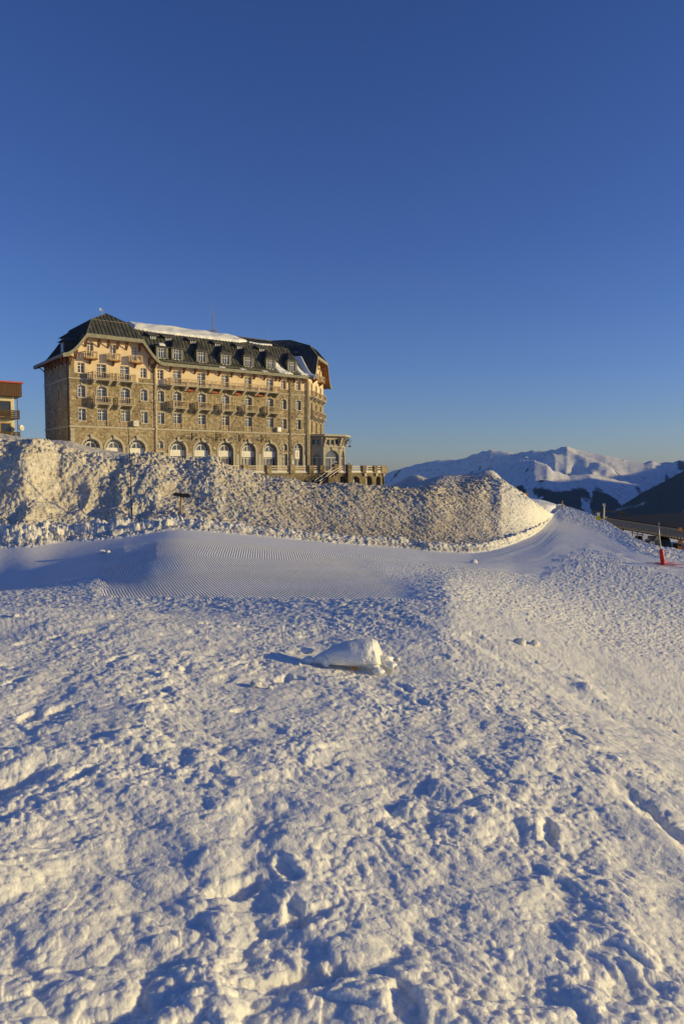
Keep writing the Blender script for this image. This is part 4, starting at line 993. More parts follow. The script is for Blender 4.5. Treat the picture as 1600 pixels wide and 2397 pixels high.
for i in range(NP):
    x, y = PC[i]; cx_, cy_ = 6.65, 0; s_ = 1.0
    ox = (-1 if x < 6 else 1) if i in (0, 1, 4, 5) else (-.45 if x < 6 else .45); oy = 0 if i in (0, 5) else (.45 if i in (1, 4) else 1.0)
    cor.append((x+ox*1.05, y+oy*1.05))
low = [TE(x, y, 6.25) for x, y in PC]; mid_ = [TE(PC[i][0]*.5+cor[i][0]*.5, PC[i][1]*.5+cor[i][1]*.5, 6.35) for i in range(NP)]; out_ = [TE(x, y, 6.5) for x, y in cor]; top_ = [TE(x, y, 6.82) for x, y in cor]
for A_, B_ in ((low, mid_), (mid_, out_), (out_, top_)):
    for i in range(NP-1): ptr.poly([A_[i], A_[i+1], B_[i+1], B_[i]])
ptr.poly(top_)
pst.build('porch_wall', M['granite'], porch, recalc=False); ptr.build('porch_trim', M['granite'], porch); pgl.build('porch_glass', M['glass'], porch, recalc=False); pfr.build('porch_frame', M['white'], porch)
L, T = porch_frame(2)
g = MB(T); g.tube([(.2, .9, 6.2), (.2, 1.55, 6.3)], .03, 5)
sp = [(.2, 1.65+math.cos(t_*.5+1.2)*(.45-t_*.02), 5.75+math.sin(t_*.5+1.2)*(.45-t_*.02)) for t_ in range(20)]; g.tube(sp, .035, 5)
g.tube([(.2, 1.65, 5.5), (.2, 1.65, 4.85)], .025, 5); g.tube([(.2, 1.65, 4.9), (.2, 1.65, 4.8), (.2, 1.65, 4.6)], [.05, .15, .34], 12); g.build('wall_lantern', M['iron'], porch)
# ------------------------------------------------------------------ terrace: front run, stair, curved end on arches
terr = empty('terrace', HA, math.pi/2-HAZ, label='stone terrace with square pillars, snowy rails and arched undercroft below the hotel porch', cat='terrace')
line = [(17, -4.8), (21.4, -4.8), (25.8, -4.8), (30.2, -4.8), (34.8, -4.8), (38.6, -4.8), (40.9, -4.8)]
line2 = [(43.9, -5.1), (46.6, -5.3), (50.0, -5.2), (53.0, -4.8), (55.5, -3.9), (57.3, -2.5), (58.2, -.4), (58.6, 3.0)]
wl_ = MB(); sl_b = MB(); rl = MB(); sn = MB()
def run(pts, arches):
    for (x0, y0), (x1, y1) in zip(pts[:-1], pts[1:]):
        L = math.hypot(x1-x0, y1-y0); dx, dy = (x1-x0)/L, (y1-y0)/L
        T = lambda a, o_, z: (x0+dx*a+dy*o_, y0+dy*a-dx*o_, z)
        op = [(L/2-.85, L/2+.85, -2.9, -.75, .84, .8)] if arches else []
        b_ = wall(T, 0, L, -3.2, -.22, op, [[], []], lambda x, z: 0)[0]; wl_.raw(b_.v, b_.f)
        if arches:
            q = MB(T); q.poly([(p[0], -.75, p[1]) for p in outline(*op[0][:5])]); gq = q.build('undercroft_window', M['glass_dark'], terr, recalc=False)
            q = MB(T)
            for x in (-.55, 0, .55): q.box(L/2+x-.04, L/2+x+.04, -.72, -.66, -2.9, -1.0)
            q.build('bar', M['pole_grey'], gq)
            q = MB(T); q.box(.0, .55, .0, .35, -.75, -.24); sl_b.raw(q.v, q.f)
        q = MB(T); q.box(0, L, -.45, .22, -.22, -.02); sl_b.raw(q.v, q.f)
        q = MB(T)
        for z in (.28, .62, .96): q.box(.35, L-.35, -.06, .06, z-.05, z+.05)
        rl.raw(q.v, q.f)
        q = MB(T)
        for z, h in ((.33, .035), (.67, .035), (1.01, .045)): q.box(.38, L-.38, -.065, .065, z, z+h)
        q.box(.35, L-.35, -.55, .10, -.018, .12); sn.raw(q.v, q.f)
tgl = MB(); tfr = MB()
run(line, False); run(line2, True)
wl_.poly([(x, y, -.10) for x, y in line+[(40.9, 0), (17, 0)]])
wl_.poly([(x, y, -.105) for x, y in line2+[(56, 9), (45, 5), (42, 0), (43.5, -3)]]); wl_.poly([(40.9, -3.2, -.108), (43.9, -3.2, -.108), (43.9, 0, -.108), (40.9, 0, -.108)])
wl_.build('terrace_wall', M['rock'], terr, recalc=False); sl_b.build('terrace_slab', M['granite'], terr); rl.build('rail', M['timber'], terr)

def pillar(x, y, w, z0, z1, m='rock', nm='pillar'):
    g = MB(); n = max(2, int((z1-z0)/.34)); h = (z1-z0)/n
    for k in range(n):
        e = random.uniform(-.03, .04); g.box(x-w/2-e, x+w/2+e, y-w/2-e, y+w/2+e, z0+k*h, z0+(k+1)*h-.02)
    g.box(x-w/2+.03, x+w/2-.03, y-w/2+.03, y+w/2-.03, z0, z1-.03)
    return g.build(nm, M[m], terr)
for i, (x, y) in enumerate(line[1:]+line2[2:]): pillar(x, y, .95 if i < 6 else .8, -.25, 1.18, 'stone' if i < 4 or i > 6 else 'rock')
for x, y in ((43.6, -5.3), (46.5, -5.4)):
    q = pillar(x, y, .85, -3.2, 1.35, 'rock', 'stair_pylon')
    g = MB(); g.tube([(x, y, 1.3), (x, y, 1.75)], .04, 6)
    for d in (-.28, .28): g.tube([(x, y, 1.5), (x+d, y, 1.62)], .03, 5)
    b_ = g.build('lamp', M['iron'], q)
    for d in (-.28, 0, .28):
        pass
    g = MB()
    for d in (-.28, .28, 0): zc = 1.72 if d else 1.85; g.tube([(x+d, y, zc-.1), (x+d, y, zc-.06), (x+d, y, zc+.06), (x+d, y, zc+.1)], [.03, .1, .1, .03], 8)
    g.build('lamp_globe', M['white'], q)
q = pillar(40.6, -7.6, .75, -3.4, -.75, 'rock', 'stair_pier')
# stair runs down to the left from the pylons
g = MB(); n = 13
for k in range(n):
    x = 43.2-k*.34; g.box(x-.34, x, -7.2, -5.1, -3.3, -.12-k*.19)
st = g.build('staircase', M['rock'], terr)
g = MB(); 
for yy in (-7.25, -5.6):
    for h in (.55, 1.0): g.bar((43.2, yy, h-.1), (43.2-n*.34, yy, h-.1-n*.19), .07, .06)
    for k in range(0, n+1, 4): x = 43.2-k*.34; g.bar((x, yy, -.2-k*.19), (x, yy, .95-k*.19), .07, .07)
g.build('handrail', M['timber'], st)
g = MB()
for yy in (-7.25, -5.6):
    for h in (.60, 1.05): g.bar((43.2, yy, h-.1), (43.2-n*.34, yy, h-.1-n*.19), .08, .045)
g.build('stair_snow', M['snow_roof'], st)
tag(sn.build('terrace_snow', M['snow_roof'], None), 'thin snow lying on the rails and edge of the hotel terrace', 'snow')
bpy.data.objects['terrace_snow'].matrix_world = Matrix.Translation(HA) @ Matrix.Rotation(math.pi/2-HAZ, 4, 'Z')
# ------------------------------------------------------------------ snow lying on the roofs
HM = Matrix.Translation(HA) @ Matrix.Rotation(math.pi/2-HAZ, 4, 'Z')
def roof_z(v):
    vs = [p[0] for p in MP]; return np.interp(v, vs, [p[1] for p in MP])
def snow_sheet(name, u0, u1, vlo, vhi, thick, label, seed, nu=160, nv=26, zf=None, group=None):
    """drift lying on the roof between the curves vlo(u) and vhi(u), rounded at every edge"""
    u = np.linspace(u0, u1, nu); t = np.linspace(0, 1, nv); U, T_ = np.meshgrid(u, t)
    lo = vlo(U); hi = vhi(U); V = lo+(hi-lo)*T_
    e = np.minimum(np.minimum(T_*(hi-lo), (1-T_)*(hi-lo)+.0), np.minimum(U-u0, u1-U)*.8)
    h = thick*np.sqrt(np.clip(1-(1-np.clip(e/(thick*1.3), 0, 1))**2, 0, 1))*(1+.5*fbm(U*.4, V*.7, 2, seed))
    zz = (zf or roof_z)(V) if zf is None else zf(U, V)
    top = zz+h; bot = zz-.10
    me = bpy.data.meshes.new(name); n = nu*nv
    vs = np.concatenate([np.stack([U, V-h*.35, top], -1).reshape(-1, 3), np.stack([U, V, bot], -1).reshape(-1, 3)])
    idx = np.arange(n).reshape(nv, nu); F = []
    q = np.stack([idx[:-1, :-1], idx[:-1, 1:], idx[1:, 1:], idx[1:, :-1]], -1).reshape(-1, 4)
    F = [tuple(a) for a in q]+[tuple(a[::-1]+n) for a in q]
    bd = list(idx[0])+list(idx[1:, -1])+list(idx[-1, :-1][::-1])+list(idx[1:-1, 0][::-1])
    for i in range(len(bd)): a, b_ = bd[i], bd[(i+1) % len(bd)]; F.append((a, a+n, b_+n, b_))
    me.from_pydata([tuple(a) for a in vs], [], F); me.polygons.foreach_set('use_smooth', [True]*len(F)); me.materials.append(M['snow_roof'])
    o = bpy.data.objects.new(name, me); sc.collection.objects.link(o); o.matrix_world = HM
    return tag(o, label, 'snow', group)
lp = lambda U, prs: np.interp(U, [a for a, _ in prs], [b for _, b in prs])
snow_sheet('roof_snow', 11.2, 31.8, lambda U: lp(U, [(11, 3.9), (14, 3.2), (18, 3.15), (22, 3.3), (26, 3.2), (30, 3.5), (31.8, 4.4)])+.22*fbm(U*.7, U*0, 3, 301), lambda U: lp(U, [(11, 6.6), (29, 6.6), (30.5, 5.6), (31.8, 4.8)]), .38, 'long thick white drift lying along the ridge of the hotel roof', 300)
snow_sheet('roof_snow', 31.9, 36.6, lambda U: lp(U, [(31.9, 4.0), (34, 3.5), (36.6, 3.9)])+.1*fbm(U*2, U*0, 2, 303), lambda U: lp(U, [(31.9, 4.5), (34, 4.1), (36.6, 4.3)]), .16, 'narrow broken snow strip on the roof just right of the long ridge drift', 304, 60, 10)
snow_sheet('roof_snow', 35.0, 37.75, lambda U: lp(U, [(35, -.5), (36, -1.0), (37.75, -1.0)])+.12*fbm(U*2, U*0, 2, 305), lambda U: lp(U, [(35, 1.3), (35.8, 1.4), (37, .3), (37.75, -.2)]), .26, 'sunlit snow patch on the eave left of the last pointed dormer', 306, 50, 14)
snow_sheet('roof_snow', 39.5, 41.3, lambda U: lp(U, [(39.5, -.6), (41.3, -1.0)]), lambda U: lp(U, [(39.5, 1.9), (40.3, .9), (41.3, -.5)]), .26, 'sunlit snow patch on the eave right of the last pointed dormer', 308, 40, 14)
for (u, lb) in ((24.2, 'small snow crumbs on the eave between the second and third pointed dormer'), (28.0, 'small snow crumbs on the eave in front of the fourth pointed dormer'), (32.2, 'small snow crumbs on the eave left of the fifth pointed dormer')):
    snow_sheet('roof_snow', u-.6, u+.6, lambda U: -.85+.15*fbm(U*4, U*0, 2, 311), lambda U: -.45+.12*fbm(U*5, U*0, 2, 312), .14, lb, int(u), 30, 8)
snow_sheet('roof_snow', 13.9, 14.9, lambda U: U*0+.35, lambda U: U*0+1.0, .12, 'small white snow patch on the flat dormer beside the gable', 320, 20, 10, zf=lambda U, V: 19.75+(V-.35)*.62)
# blue shaded drift in the valley of the right wing (on the wing slope)
def wing_pt(w, q):
    ks = WW/12.9; off = [(7.65, 16.75), (6.9, 16.98), (6.2, 17.45), (5.5, 18.5), (4.2, 20.95), (2.75, 23.1)]
    xs = [WW/2-a*ks for a, _ in off]; return np.interp(w, xs, [z for _, z in off])
def wing_snow(name, w0, w1, qlo, qhi, thick, label, seed):
    nu, nv = 40, 16; w = np.linspace(w0, w1, nu); t = np.linspace(0, 1, nv); W_, T_ = np.meshgrid(w, t)
    Q = qlo(W_)+(qhi(W_)-qlo(W_))*T_; e = np.minimum(np.minimum(T_, 1-T_)*(qhi(W_)-qlo(W_)), np.minimum(W_-w0, w1-W_))
    h = thick*np.sqrt(np.clip(1-(1-np.clip(e/.3, 0, 1))**2, 0, 1)); z = wing_pt(W_, Q)
    P = np.stack([CX+c42*W_+s42*Q-h*.5*c42, s42*W_-c42*Q-h*.5*s42, z+h], -1).reshape(-1, 3); Pb = np.stack([CX+c42*W_+s42*Q, s42*W_-c42*Q, z-.1], -1).reshape(-1, 3)
    n = nu*nv; idx = np.arange(n).reshape(nv, nu); q = np.stack([idx[:-1, :-1], idx[:-1, 1:], idx[1:, 1:], idx[1:, :-1]], -1).reshape(-1, 4)
    bd = list(idx[0])+list(idx[1:, -1])+list(idx[-1, :-1][::-1])+list(idx[1:-1, 0][::-1])
    F = [tuple(a) for a in q]+[tuple(a[::-1]+n) for a in q]+[(bd[i], bd[i]+n, bd[(i+1) % len(bd)]+n, bd[(i+1) % len(bd)]) for i in range(len(bd))]
    me = bpy.data.meshes.new(name); me.from_pydata([tuple(a) for a in np.concatenate([P, Pb])], [], F); me.polygons.foreach_set('use_smooth', [True]*len(F)); me.materials.append(M['snow_roof'])
    o = bpy.data.objects.new(name, me); sc.collection.objects.link(o); o.matrix_world = HM; tag(o, label, 'snow')
wing_snow('roof_snow', -1.0, 2.3, lambda w: -1.6-w*1.15, lambda w: .9-w*1.1, .30, 'shaded bluish drift filling the roof valley beside the dark end slope', 330)

# ------------------------------------------------------------------ chalet at the left edge
CHP = at(36, 1018, 97.0)
chal = empty('chalet', (CHP.x, CHP.y, 0), math.pi/2-HAZ, label='cream chalet with dark timber fascia, red roof edge and slatted balconies at the left edge', cat='chalet')
zt = hz(36, 930, 97.0); zt = float(zt)
g = MB(); g.box(-16, 0, 0, 11, -1.5, zt); g.build('wall', M['cream'], chal)
g = MB(); g.box(-16.4, .75, -1.0, 11.6, zt+.02, zt+1.75); g.build('fascia', M['darkwood'], chal)
g = MB()
for k in range(60): x = -16.4+k*.285; g.box(x, x+.05, -1.03, -1.005, zt+.03, zt+1.7)
g.build('fascia_batten', M['bracket'], chal)
g = MB(); g.extr([(-16.6, -1.25, zt+1.76), (.95, -1.25, zt+1.76), (.95, 11.8, zt+2.2), (-16.6, 11.8, zt+2.2)], (0, 0, .22)); g.build('roof', M['redroof'], chal)
fl = 2.85
for k in range(2):
    zf = zt-fl*(k+1)+.0
    for j in range(2):
        x0 = -4.1-j*5.2
        g = MB(); g.box(x0-.1, x0+3.6, -.06, -.01, zf+.25, zf+2.25); w_ = g.build('window', M['glass_dark'], chal)
        f = MB(); 
        for x in (x0-.1, x0+.75, x0+1.55, x0+2.2, x0+3.5): f.box(x, x+.13, -.14, -.062, zf+.22, zf+2.28)
        f.box(x0-.1, x0+3.63, -.13, -.064, zf+2.16, zf+2.3); f.box(x0+1.6, x0+2.2, -.12, -.064, zf+.25, zf+2.2) ; f.build('frame', M['pole_wood'] if k else M['darkwood'], w_)
    g = MB(); g.box(-15.8, .35, -1.3, 0-.01, zf-.12, zf+.05); b_ = g.build('balcony', M['darkwood'], chal)
    g = MB()
    for q in range(4): g.box(-15.8, .35, -1.32, -1.26, zf+.12+q*.24, zf+.29+q*.24); g.box(.30, .36, -1.26, -.05, zf+.12+q*.24, zf+.29+q*.24)
    for x in (-15.7, -12, -8, -4, -1.4, .3): g.box(x-.05, x+.05, -1.25, -1.17, zf, zf+1.1)
    g.build('slat', M['darkwood'], b_)
g = MB(); g.tube([(.35, -.12, -1), (.35, -.12, zt)], .06, 8); g.build('downpipe', M['pipe_dark'], chal)
g = MB(); zd = float(hz(36, 1002, 97)); 
g.tube([(.55, -1.0, zd), (.62, -1.12, zd+.02)], [.42, .38], 16); g.tube([(.35, -.1, zd-.1), (.55, -1.0, zd)], .04, 6); g.tube([(.6, -1.1, zd), (.75, -1.5, zd-.1)], .03, 5); g.build('satellite_dish', M['pole_grey'], chal, smooth=False)
# ------------------------------------------------------------------ markers and signs on the snow
def put(px, py, D):
    p = at(px, py, D); return Vector((p.x, D, ground_z(p.x, D)))
# depth found by marching the pixel ray into the ground
def hit(px, py):
    best = None
    for D in np.arange(3, 80, .05):
        p = at(px, py, D)
        if ground_z(p.x, D) >= p.z: return Vector((p.x, D, ground_z(p.x, D)))
    return at(px, py, 60)
b0 = hit(309, 1207); top = at(300, 1000, b0.y)
g = MB(); g.tube([b0-Vector((0, 0, .4)), b0.lerp(top, .5)+Vector((.02, 0, 0)), top], [.024, .019, .014], 8)
tag(g.build('marker_pole', M['board_dark'], None, smooth=True), 'very tall thin dark pole stuck in the dirty snow bank in front of the gable', 'pole')
b1 = hit(423, 1202); s_ = b1.y/F_PX
sg = empty('signpost', b1, 0, label='short wooden trail signpost with two dark pointed boards on the snow bank', cat='signpost')
g = MB(); h1 = 51*s_; g.tube([(0, 0, -.4), (.01, 0, h1*.5), (.045*h1, 0, h1)], [2.6*s_, 2.4*s_, 2.3*s_], 10); g.build('post', M['pole_wood'], sg, smooth=True)
def arrow(x0, x1, zc, hh, y0, y1, tilt, left):
    g = MB(); tip = .35*hh*2
    P = [(x0+(tip if left else 0), zc-hh), (x1-(0 if left else tip*.4), zc-hh+tilt), (x1, zc+tilt-hh*.2), (x1-(0 if left else tip*.3), zc+hh+tilt), (x0+(tip if left else 0), zc+hh), (x0, zc)]
    g.extr([(a, y0, z) for a, z in P], (0, y1-y0, 0)); return g.build('sign_board', M['board_dark'], sg)
arrow(-16.5*s_, 2.5*s_, 44.5*s_, 4.2*s_, -3.4*s_, -2.4*s_, -2.5*s_, True)
arrow(1.5*s_, 23*s_, 42*s_, 4.6*s_, -3.5*s_, -2.5*s_, -1.5*s_, False)
# red padded piste marker, leaning pole
b2 = hit(1551, 1322); s_ = b2.y/F_PX
mk = empty('piste_marker', b2, 0, label='leaning metal piste pole in a red foam pad at the right edge', cat='piste marker')
L0 = Vector((-6*s_, 0, 36*s_)); L1 = Vector((-13*s_, 0, 97*s_))
g = MB(); g.tube([L0*.2, L0, L0+(L1-L0)*.55+Vector((-1.0*s_, 0, 0)), L1], [1.3*s_, 1.2*s_, 1.1*s_, .9*s_], 8); g.tube([L1-Vector((0, 0, .5*s_)), L1+Vector((0, 0, 1.5*s_))], 1.5*s_, 8); g.build('pole', M['pole_grey'], mk, smooth=True)
g = MB(); g.tube([L0*-.15, L0*.1, L0*.5, L0*.92, L0*1.02], [5.2*s_, 5.5*s_, 5.3*s_, 5.0*s_, 3.8*s_], 14); 
for k in (.25, .55, .8): g.tube([L0*(k-.012), L0*(k+.012)], 5.75*s_, 14)
g.build('foam_pad', M['red_plastic'], mk, smooth=True)
# net tangle beside the marker
g = MB(); gn = MB(); bn = hit(1566, 1325)
nm_ = bpy.data.materials.get('net_red') or mottled('net_red', (.45, .10, .14), (.60, .18, .22), 9, .8)
for k in range(13):
    x0 = rng.uniform(-.5, .9); y0 = rng.uniform(-.5, .9); an = rng.uniform(-.6, .9)
    pts = []
    for q in range(7):
        x = bn.x+x0+math.cos(an)*(q-3)*.10; y = bn.y+y0+math.sin(an)*(q-3)*.14; pts.append((x, y, ground_z(x, y)+.012+.025*abs(math.sin(q*1.7+k))))
    g.tube(pts, .008, 4)
tag(g.build('net_tangle', nm_, None), 'faded red netting half buried in snow beside the red padded marker', 'net')
# yellow trail board and lamp post by the piste edge
b3 = hit(1398, 1221); b3 = Vector((at(1398, 1221, 44).x, 44, 0)); b3.z = ground_z(b3.x, 44); s_ = 44/F_PX; zt_ = float(hz(1397, 1207, 44))
yb = empty('trail_board', b3, 0, label='small yellow and white triangular board on a stake beyond the piste edge', cat='sign')
g = MB(); g.tube([(0, 0, -.2), (0, 0, zt_-b3.z)], .04, 6); g.build('stake', M['pole_wood'], yb)
g = MB(); z0 = zt_-b3.z-.15; g.extr([(-.17, -.05, z0-.12), (.17, -.05, z0-.12), (.05, -.05, z0+.28), (-.05, -.05, z0+.28)], (0, -.03, 0)); g.build('board', M['yellow'], yb)
g = MB(); g.box(-.09, .09, -.10, -.055, z0+.14, z0+.34); g.build('cap', M['white'], yb)
b4 = Vector((at(1412, 1230, 66).x, 66, ground_z(at(1412, 1230, 66).x, 66))); zt_ = float(hz(1412, 1184, 66))
lp_ = empty('lamp_post', b4, 0, label='slim grey lamp post between the yellow board and the dark shed', cat='lamp post')
g = MB(); g.tube([(0, 0, -.3), (0, 0, zt_-b4.z)], [.09, .06], 8); g.box(-.06, .35, -.06, .06, zt_-b4.z-1.15, zt_-b4.z-1.0); g.build('pole', M['pole_grey'], lp_)
g = MB(); g.box(.12, .75, -.12, .12, zt_-b4.z-1.25, zt_-b4.z-1.12); g.box(-.1, .1, -.1, .1, zt_-b4.z-.02, zt_-b4.z+.2); g.build('lamp_head', M['pole_grey'], lp_)
# the small gate frame near the yellow board
b5 = Vector((at(1430, 1225, 70).x, 70, ground_z(at(1430, 1225, 70).x, 70))); zt_ = float(hz(1430, 1199, 70))-b5.z
gt = empty('lift_gate', b5, 0, label='dark lift gate frame with a crossbar left of the shed roof', cat='gate')
g = MB(); 
for x in (-1.5, 1.1): g.box(x-.09, x+.09, -.09, .09, -.3, zt_)
g.build('gate_post', M['iron'], gt)
g = MB(); g.box(-1.9, 1.4, -.07, .07, zt_, zt_+.14); g.box(.6, 1.4, -.12, -.075, zt_-.6, zt_-.1); g.box(-1.5, -.7, -.12, -.075, zt_-.7, zt_-.3); g.build('crossbar', M['iron'], gt)
# orange box behind the bank and a stake on the track
p6 = at(1227, 1163, 58); g = MB(); 
op_ = empty('padded_post', (p6.x, 58, ground_z(p6.x, 58)), 0, label='orange padded post top showing just behind the dirty snow bank', cat='post')
zt_ = float(hz(1227, 1154, 58))-op_.location.z
g = MB(); g.tube([(0, 0, -.2), (0, 0, zt_-.05)], .05, 8); g.build('post', M['pole_wood'], op_)
g = MB(); g.box(-.25, .25, -.15, .15, zt_-.4, zt_); g.build('pad', M['orange'], op_)
p7 = at(1315, 1183, 56); g = MB(); z7 = ground_z(p7.x, 56); g.tube([(p7.x, 56, z7-.2), (p7.x, 56, float(hz(1315, 1172, 56)))], .045, 6); 
tag(g.build('track_stake', M['pole_wood'], None), 'lone short stake on the far skyline of the groomed track', 'stake')
# ------------------------------------------------------------------ the lift station shed on the right
SD = 58.0
A0 = at(1419, 1214, SD+4); A1 = at(1520, 1236, SD-4); e_dir = Vector((A1.x-A0.x, A1.y-A0.y, 0)).normalized(); shz = math.atan2(e_dir.y, e_dir.x)
shed = empty('lift_station', (A0.x, A0.y, -6.2), shz, label='dark low lift station with a wide sheet roof and ribbed edge on the right', cat='building')
ze = A0.z+6.2; Ls = 15.0
g = MB(); RZ = 1.05
g.extr([(0, 0, ze), (Ls, 0, ze), (Ls, 9.0, ze+.62), (1.6, 9.0, ze+.62)], (0, 0, .14)); g.extr([(1.6, 9.01, ze+.62), (Ls, 9.01, ze+.62), (Ls, 17, ze-.6), (0, 17, ze-.6)], (0, 0, .14))
g.extr([(5.2, 9.2, ze+.62), (Ls, 9.2, ze+.62), (Ls, 13.5, ze+1.0), (6.2, 13.5, ze+1.0)], (0, 0, .12))
g.build('roof', M['shed_roof'], shed)
g = MB()
for k in range(11): x = 3.0+k*1.05; g.bar((x, 9.0, ze+.79), (x+.6, 9.0, ze+.79), .10, .05)
g.bar((5.2, 9.2, ze+.78), (6.2, 13.5, ze+1.16), .10, .06)
g.build('roof_flashing', M['white'], shed)
g = MB(); g.extr([(0.0, -.02, ze-.02), (Ls, -.02, ze-.02), (Ls, -1.1, ze-.42), (.6, -1.1, ze-.42)], (0, 0, -.06)); fb = g.build('ribbed_edge', M['shed_roof'], shed)
g = MB()
for k in range(36):
    x = .35+k*.40; g.bar((x, -.03, ze-.0), (x+.5, -1.1, ze-.36), .13, .14)
g.bar((0, -.03, ze+.0), (Ls, -.03, ze+.0), .1, .14)
g.build('rib', M['shed_rib'], fb)
for x in (2.4, 5.6, 8.8, 12.0, 14.6):
    g = MB(); g.box(x-.22, x+.22, 1.5, 1.94, 0, ze-1.3); g.build('post', M['darkwood'], shed)
g = MB(); g.box(1.8, Ls, 9.0, 9.3, 0, ze+.4); g.build('back_wall', M['rock'], shed)
g = MB(); 
for q in range(4): g.box(3.2+q*2.9, 5.3+q*2.9, 8.9, 8.98, .9, 2.3)
g.build('window_band', M['glass'], shed)
SM = Matrix.Translation(shed.location) @ Matrix.Rotation(shz, 4, 'Z')
# things under the roof
def loc(x, y, z): return SM @ Vector((x, y, z))
rk = empty('ski_rack', loc(4.6, .6, 0), shz, label='grey metal ski rack with two rails under the left part of the shed roof', cat='rack')
g = MB()
for x in (-.9, 0, .9): g.tube([(x, 0, 0), (x, 0, 2.1)], .04, 6); 
g.build('leg', M['pole_grey'], rk); g = MB()
for z in (1.2, 2.1): g.tube([(-1.1, 0, z), (1.1, 0, z)], .04, 6)
g.build('rail', M['pole_grey'], rk)
pc_ = at(1538, 1290, 52.0)
cr_ = empty('snowmobile', pc_, shz-.1, label='dark snowmobile under a cap of snow parked beside the shed posts', cat='snowmobile')
g = MB(); g.raw([(-1.5, -.45, .15), (1.5, -.45, .15), (1.5, .45, .15), (-1.5, .45, .15), (-1.45, -.4, .75), (.3, -.38, .8), (.3, .38, .8), (-1.45, .4, .75), (1.35, -.35, .95), (1.35, .35, .95), (.75, -.3, 1.25), (.75, .3, 1.25)], [(0, 3, 2, 1), (0, 1, 8, 5, 4), (3, 7, 6, 9, 2), (4, 5, 6, 7), (0, 4, 7, 3), (1, 2, 9, 8), (5, 8, 10), (6, 11, 9), (5, 10, 11, 6), (8, 9, 11, 10)])
g.build('body', M['car_dark'], cr_)
g = MB(); g.box(-1.3, .5, -.28, .28, .8, 1.0); g.build('seat', M['iron'], cr_)
g = MB(); g.tube([(.7, -.45, 1.35), (.7, .45, 1.35)], .03, 6); g.tube([(.8, 0, 1.1), (.7, 0, 1.35)], .03, 6); g.build('handlebar', M['iron'], cr_)
for y in (-.45, .45):
    g = MB(); g.box(.6, 1.9, y-.07, y+.07, .02, .07); g.tube([(1.2, y, .07), (1.1, y*.6, .4)], .03, 6); g.build('ski', M['iron'], cr_)
g = MB(); g.box(-1.4, .3, -.2, .2, 0, .16); g.build('track', M['iron'], cr_)
cz = Vector(pc_)+Vector((-.2, -.3, .62))
def lump(name, c, r, label, cat, seed, mat='snow_roof', squash=(1, 1, 1), amp=.12, parent=None, n=3, **k):
    b = bmesh.new(); bmesh.ops.create_icosphere(b, subdivisions=n, radius=1)
    P = np.array([v.co[:] for v in b.verts])
    f = 1+amp*fbm(P[:, 0]*1.7+seed, P[:, 1]*1.7+P[:, 2]*1.9, 4, seed)*1.5+amp*.35*fbm(P[:, 0]*6+seed, P[:, 1]*6-P[:, 2]*6, 3, seed+5)
    q1, q2 = worley(P[:, 0]*1.3+seed, P[:, 1]*1.3+P[:, 2]*1.1, seed); f = f*(.82+.30*q1)
    for v, ff in zip(b.verts, f): v.co = Vector((v.co.x*squash[0], v.co.y*squash[1], v.co.z*squash[2]))*r*float(ff)
    me = bpy.data.meshes.new(name); b.to_mesh(me); b.free(); me.polygons.foreach_set('use_smooth', [True]*len(me.polygons)); me.materials.append(M[mat])
    o = bpy.data.objects.new(name, me); sc.collection.objects.link(o); o.location = c
    if parent: o.parent = parent
    return tag(o, label, cat, **k)
lump('snow_heap', cz, .45, 'smooth pale heap of snow lying on the dark snowmobile', 'snow heap', 41, squash=(1.25, .55, .35))
sk = empty('snowboard', at(1589, 1298, 49.0), shz, label='upright orange brown board leaning at the foot of the shed roof edge', cat='snowboard')
g = MB(); pts = [(-.16, 0), (.16, 0), (.2, .25), (.17, .8), (.2, 1.45), (.1, 1.68), (-.1, 1.68), (-.2, 1.45), (-.17, .8), (-.2, .25)]
g.extr([(a*1.6, 0, z*1.1) for a, z in pts], (0, .04, 0)); g.build('deck', mottled('board_orange', (.40, .17, .06), (.52, .24, .09), 6, .5), sk)
for z in (.6, 1.2): g = MB(); g.box(-.2, .2, -.12, -.004, z, z+.12); g.build('binding', M['iron'], sk)
# ------------------------------------------------------------------ the snow animal lying in the middle
bs = hit(800, 1560); s_ = bs.y/F_PX
def G(px, py, up=0.0, dy=0.0):
    """point given by picture offset from the sculpture's base, in its own vertical plane"""
    return Vector(((px-800)*s_, dy, (1562-py)*s_+up))
seal = empty('snow_animal', bs, 0, label='smooth white seal shaped snow sculpture lying on the trampled snow', cat='snow sculpture')
spine = [(730, 1549, 7, .0), (745, 1543, 12, .0), (765, 1538, 18, .0), (785, 1533, 24, 0), (805, 1530, 28, 0), (835, 1528, 31, 0), (862, 1527, 31, 0), (878, 1528, 29, 0), (887, 1530, 26, 0)]
g = MB(); V = []; n = 28; rng2 = np.random.default_rng(5)
RINGS = []
for i in range(len(spine)-1):
    for t_ in ((0, .25, .5, .75) if i < len(spine)-2 else (0, .33, .66, 1)):
        a, b_ = np.array(spine[i], float), np.array(spine[i+1], float); RINGS.append(a+(b_-a)*t_)
RINGS = np.array(RINGS); ker = np.array([.25, .5, .25])
for _ in range(2): RINGS[1:-1] = RINGS[:-2]*.25+RINGS[1:-1]*.5+RINGS[2:]*.25
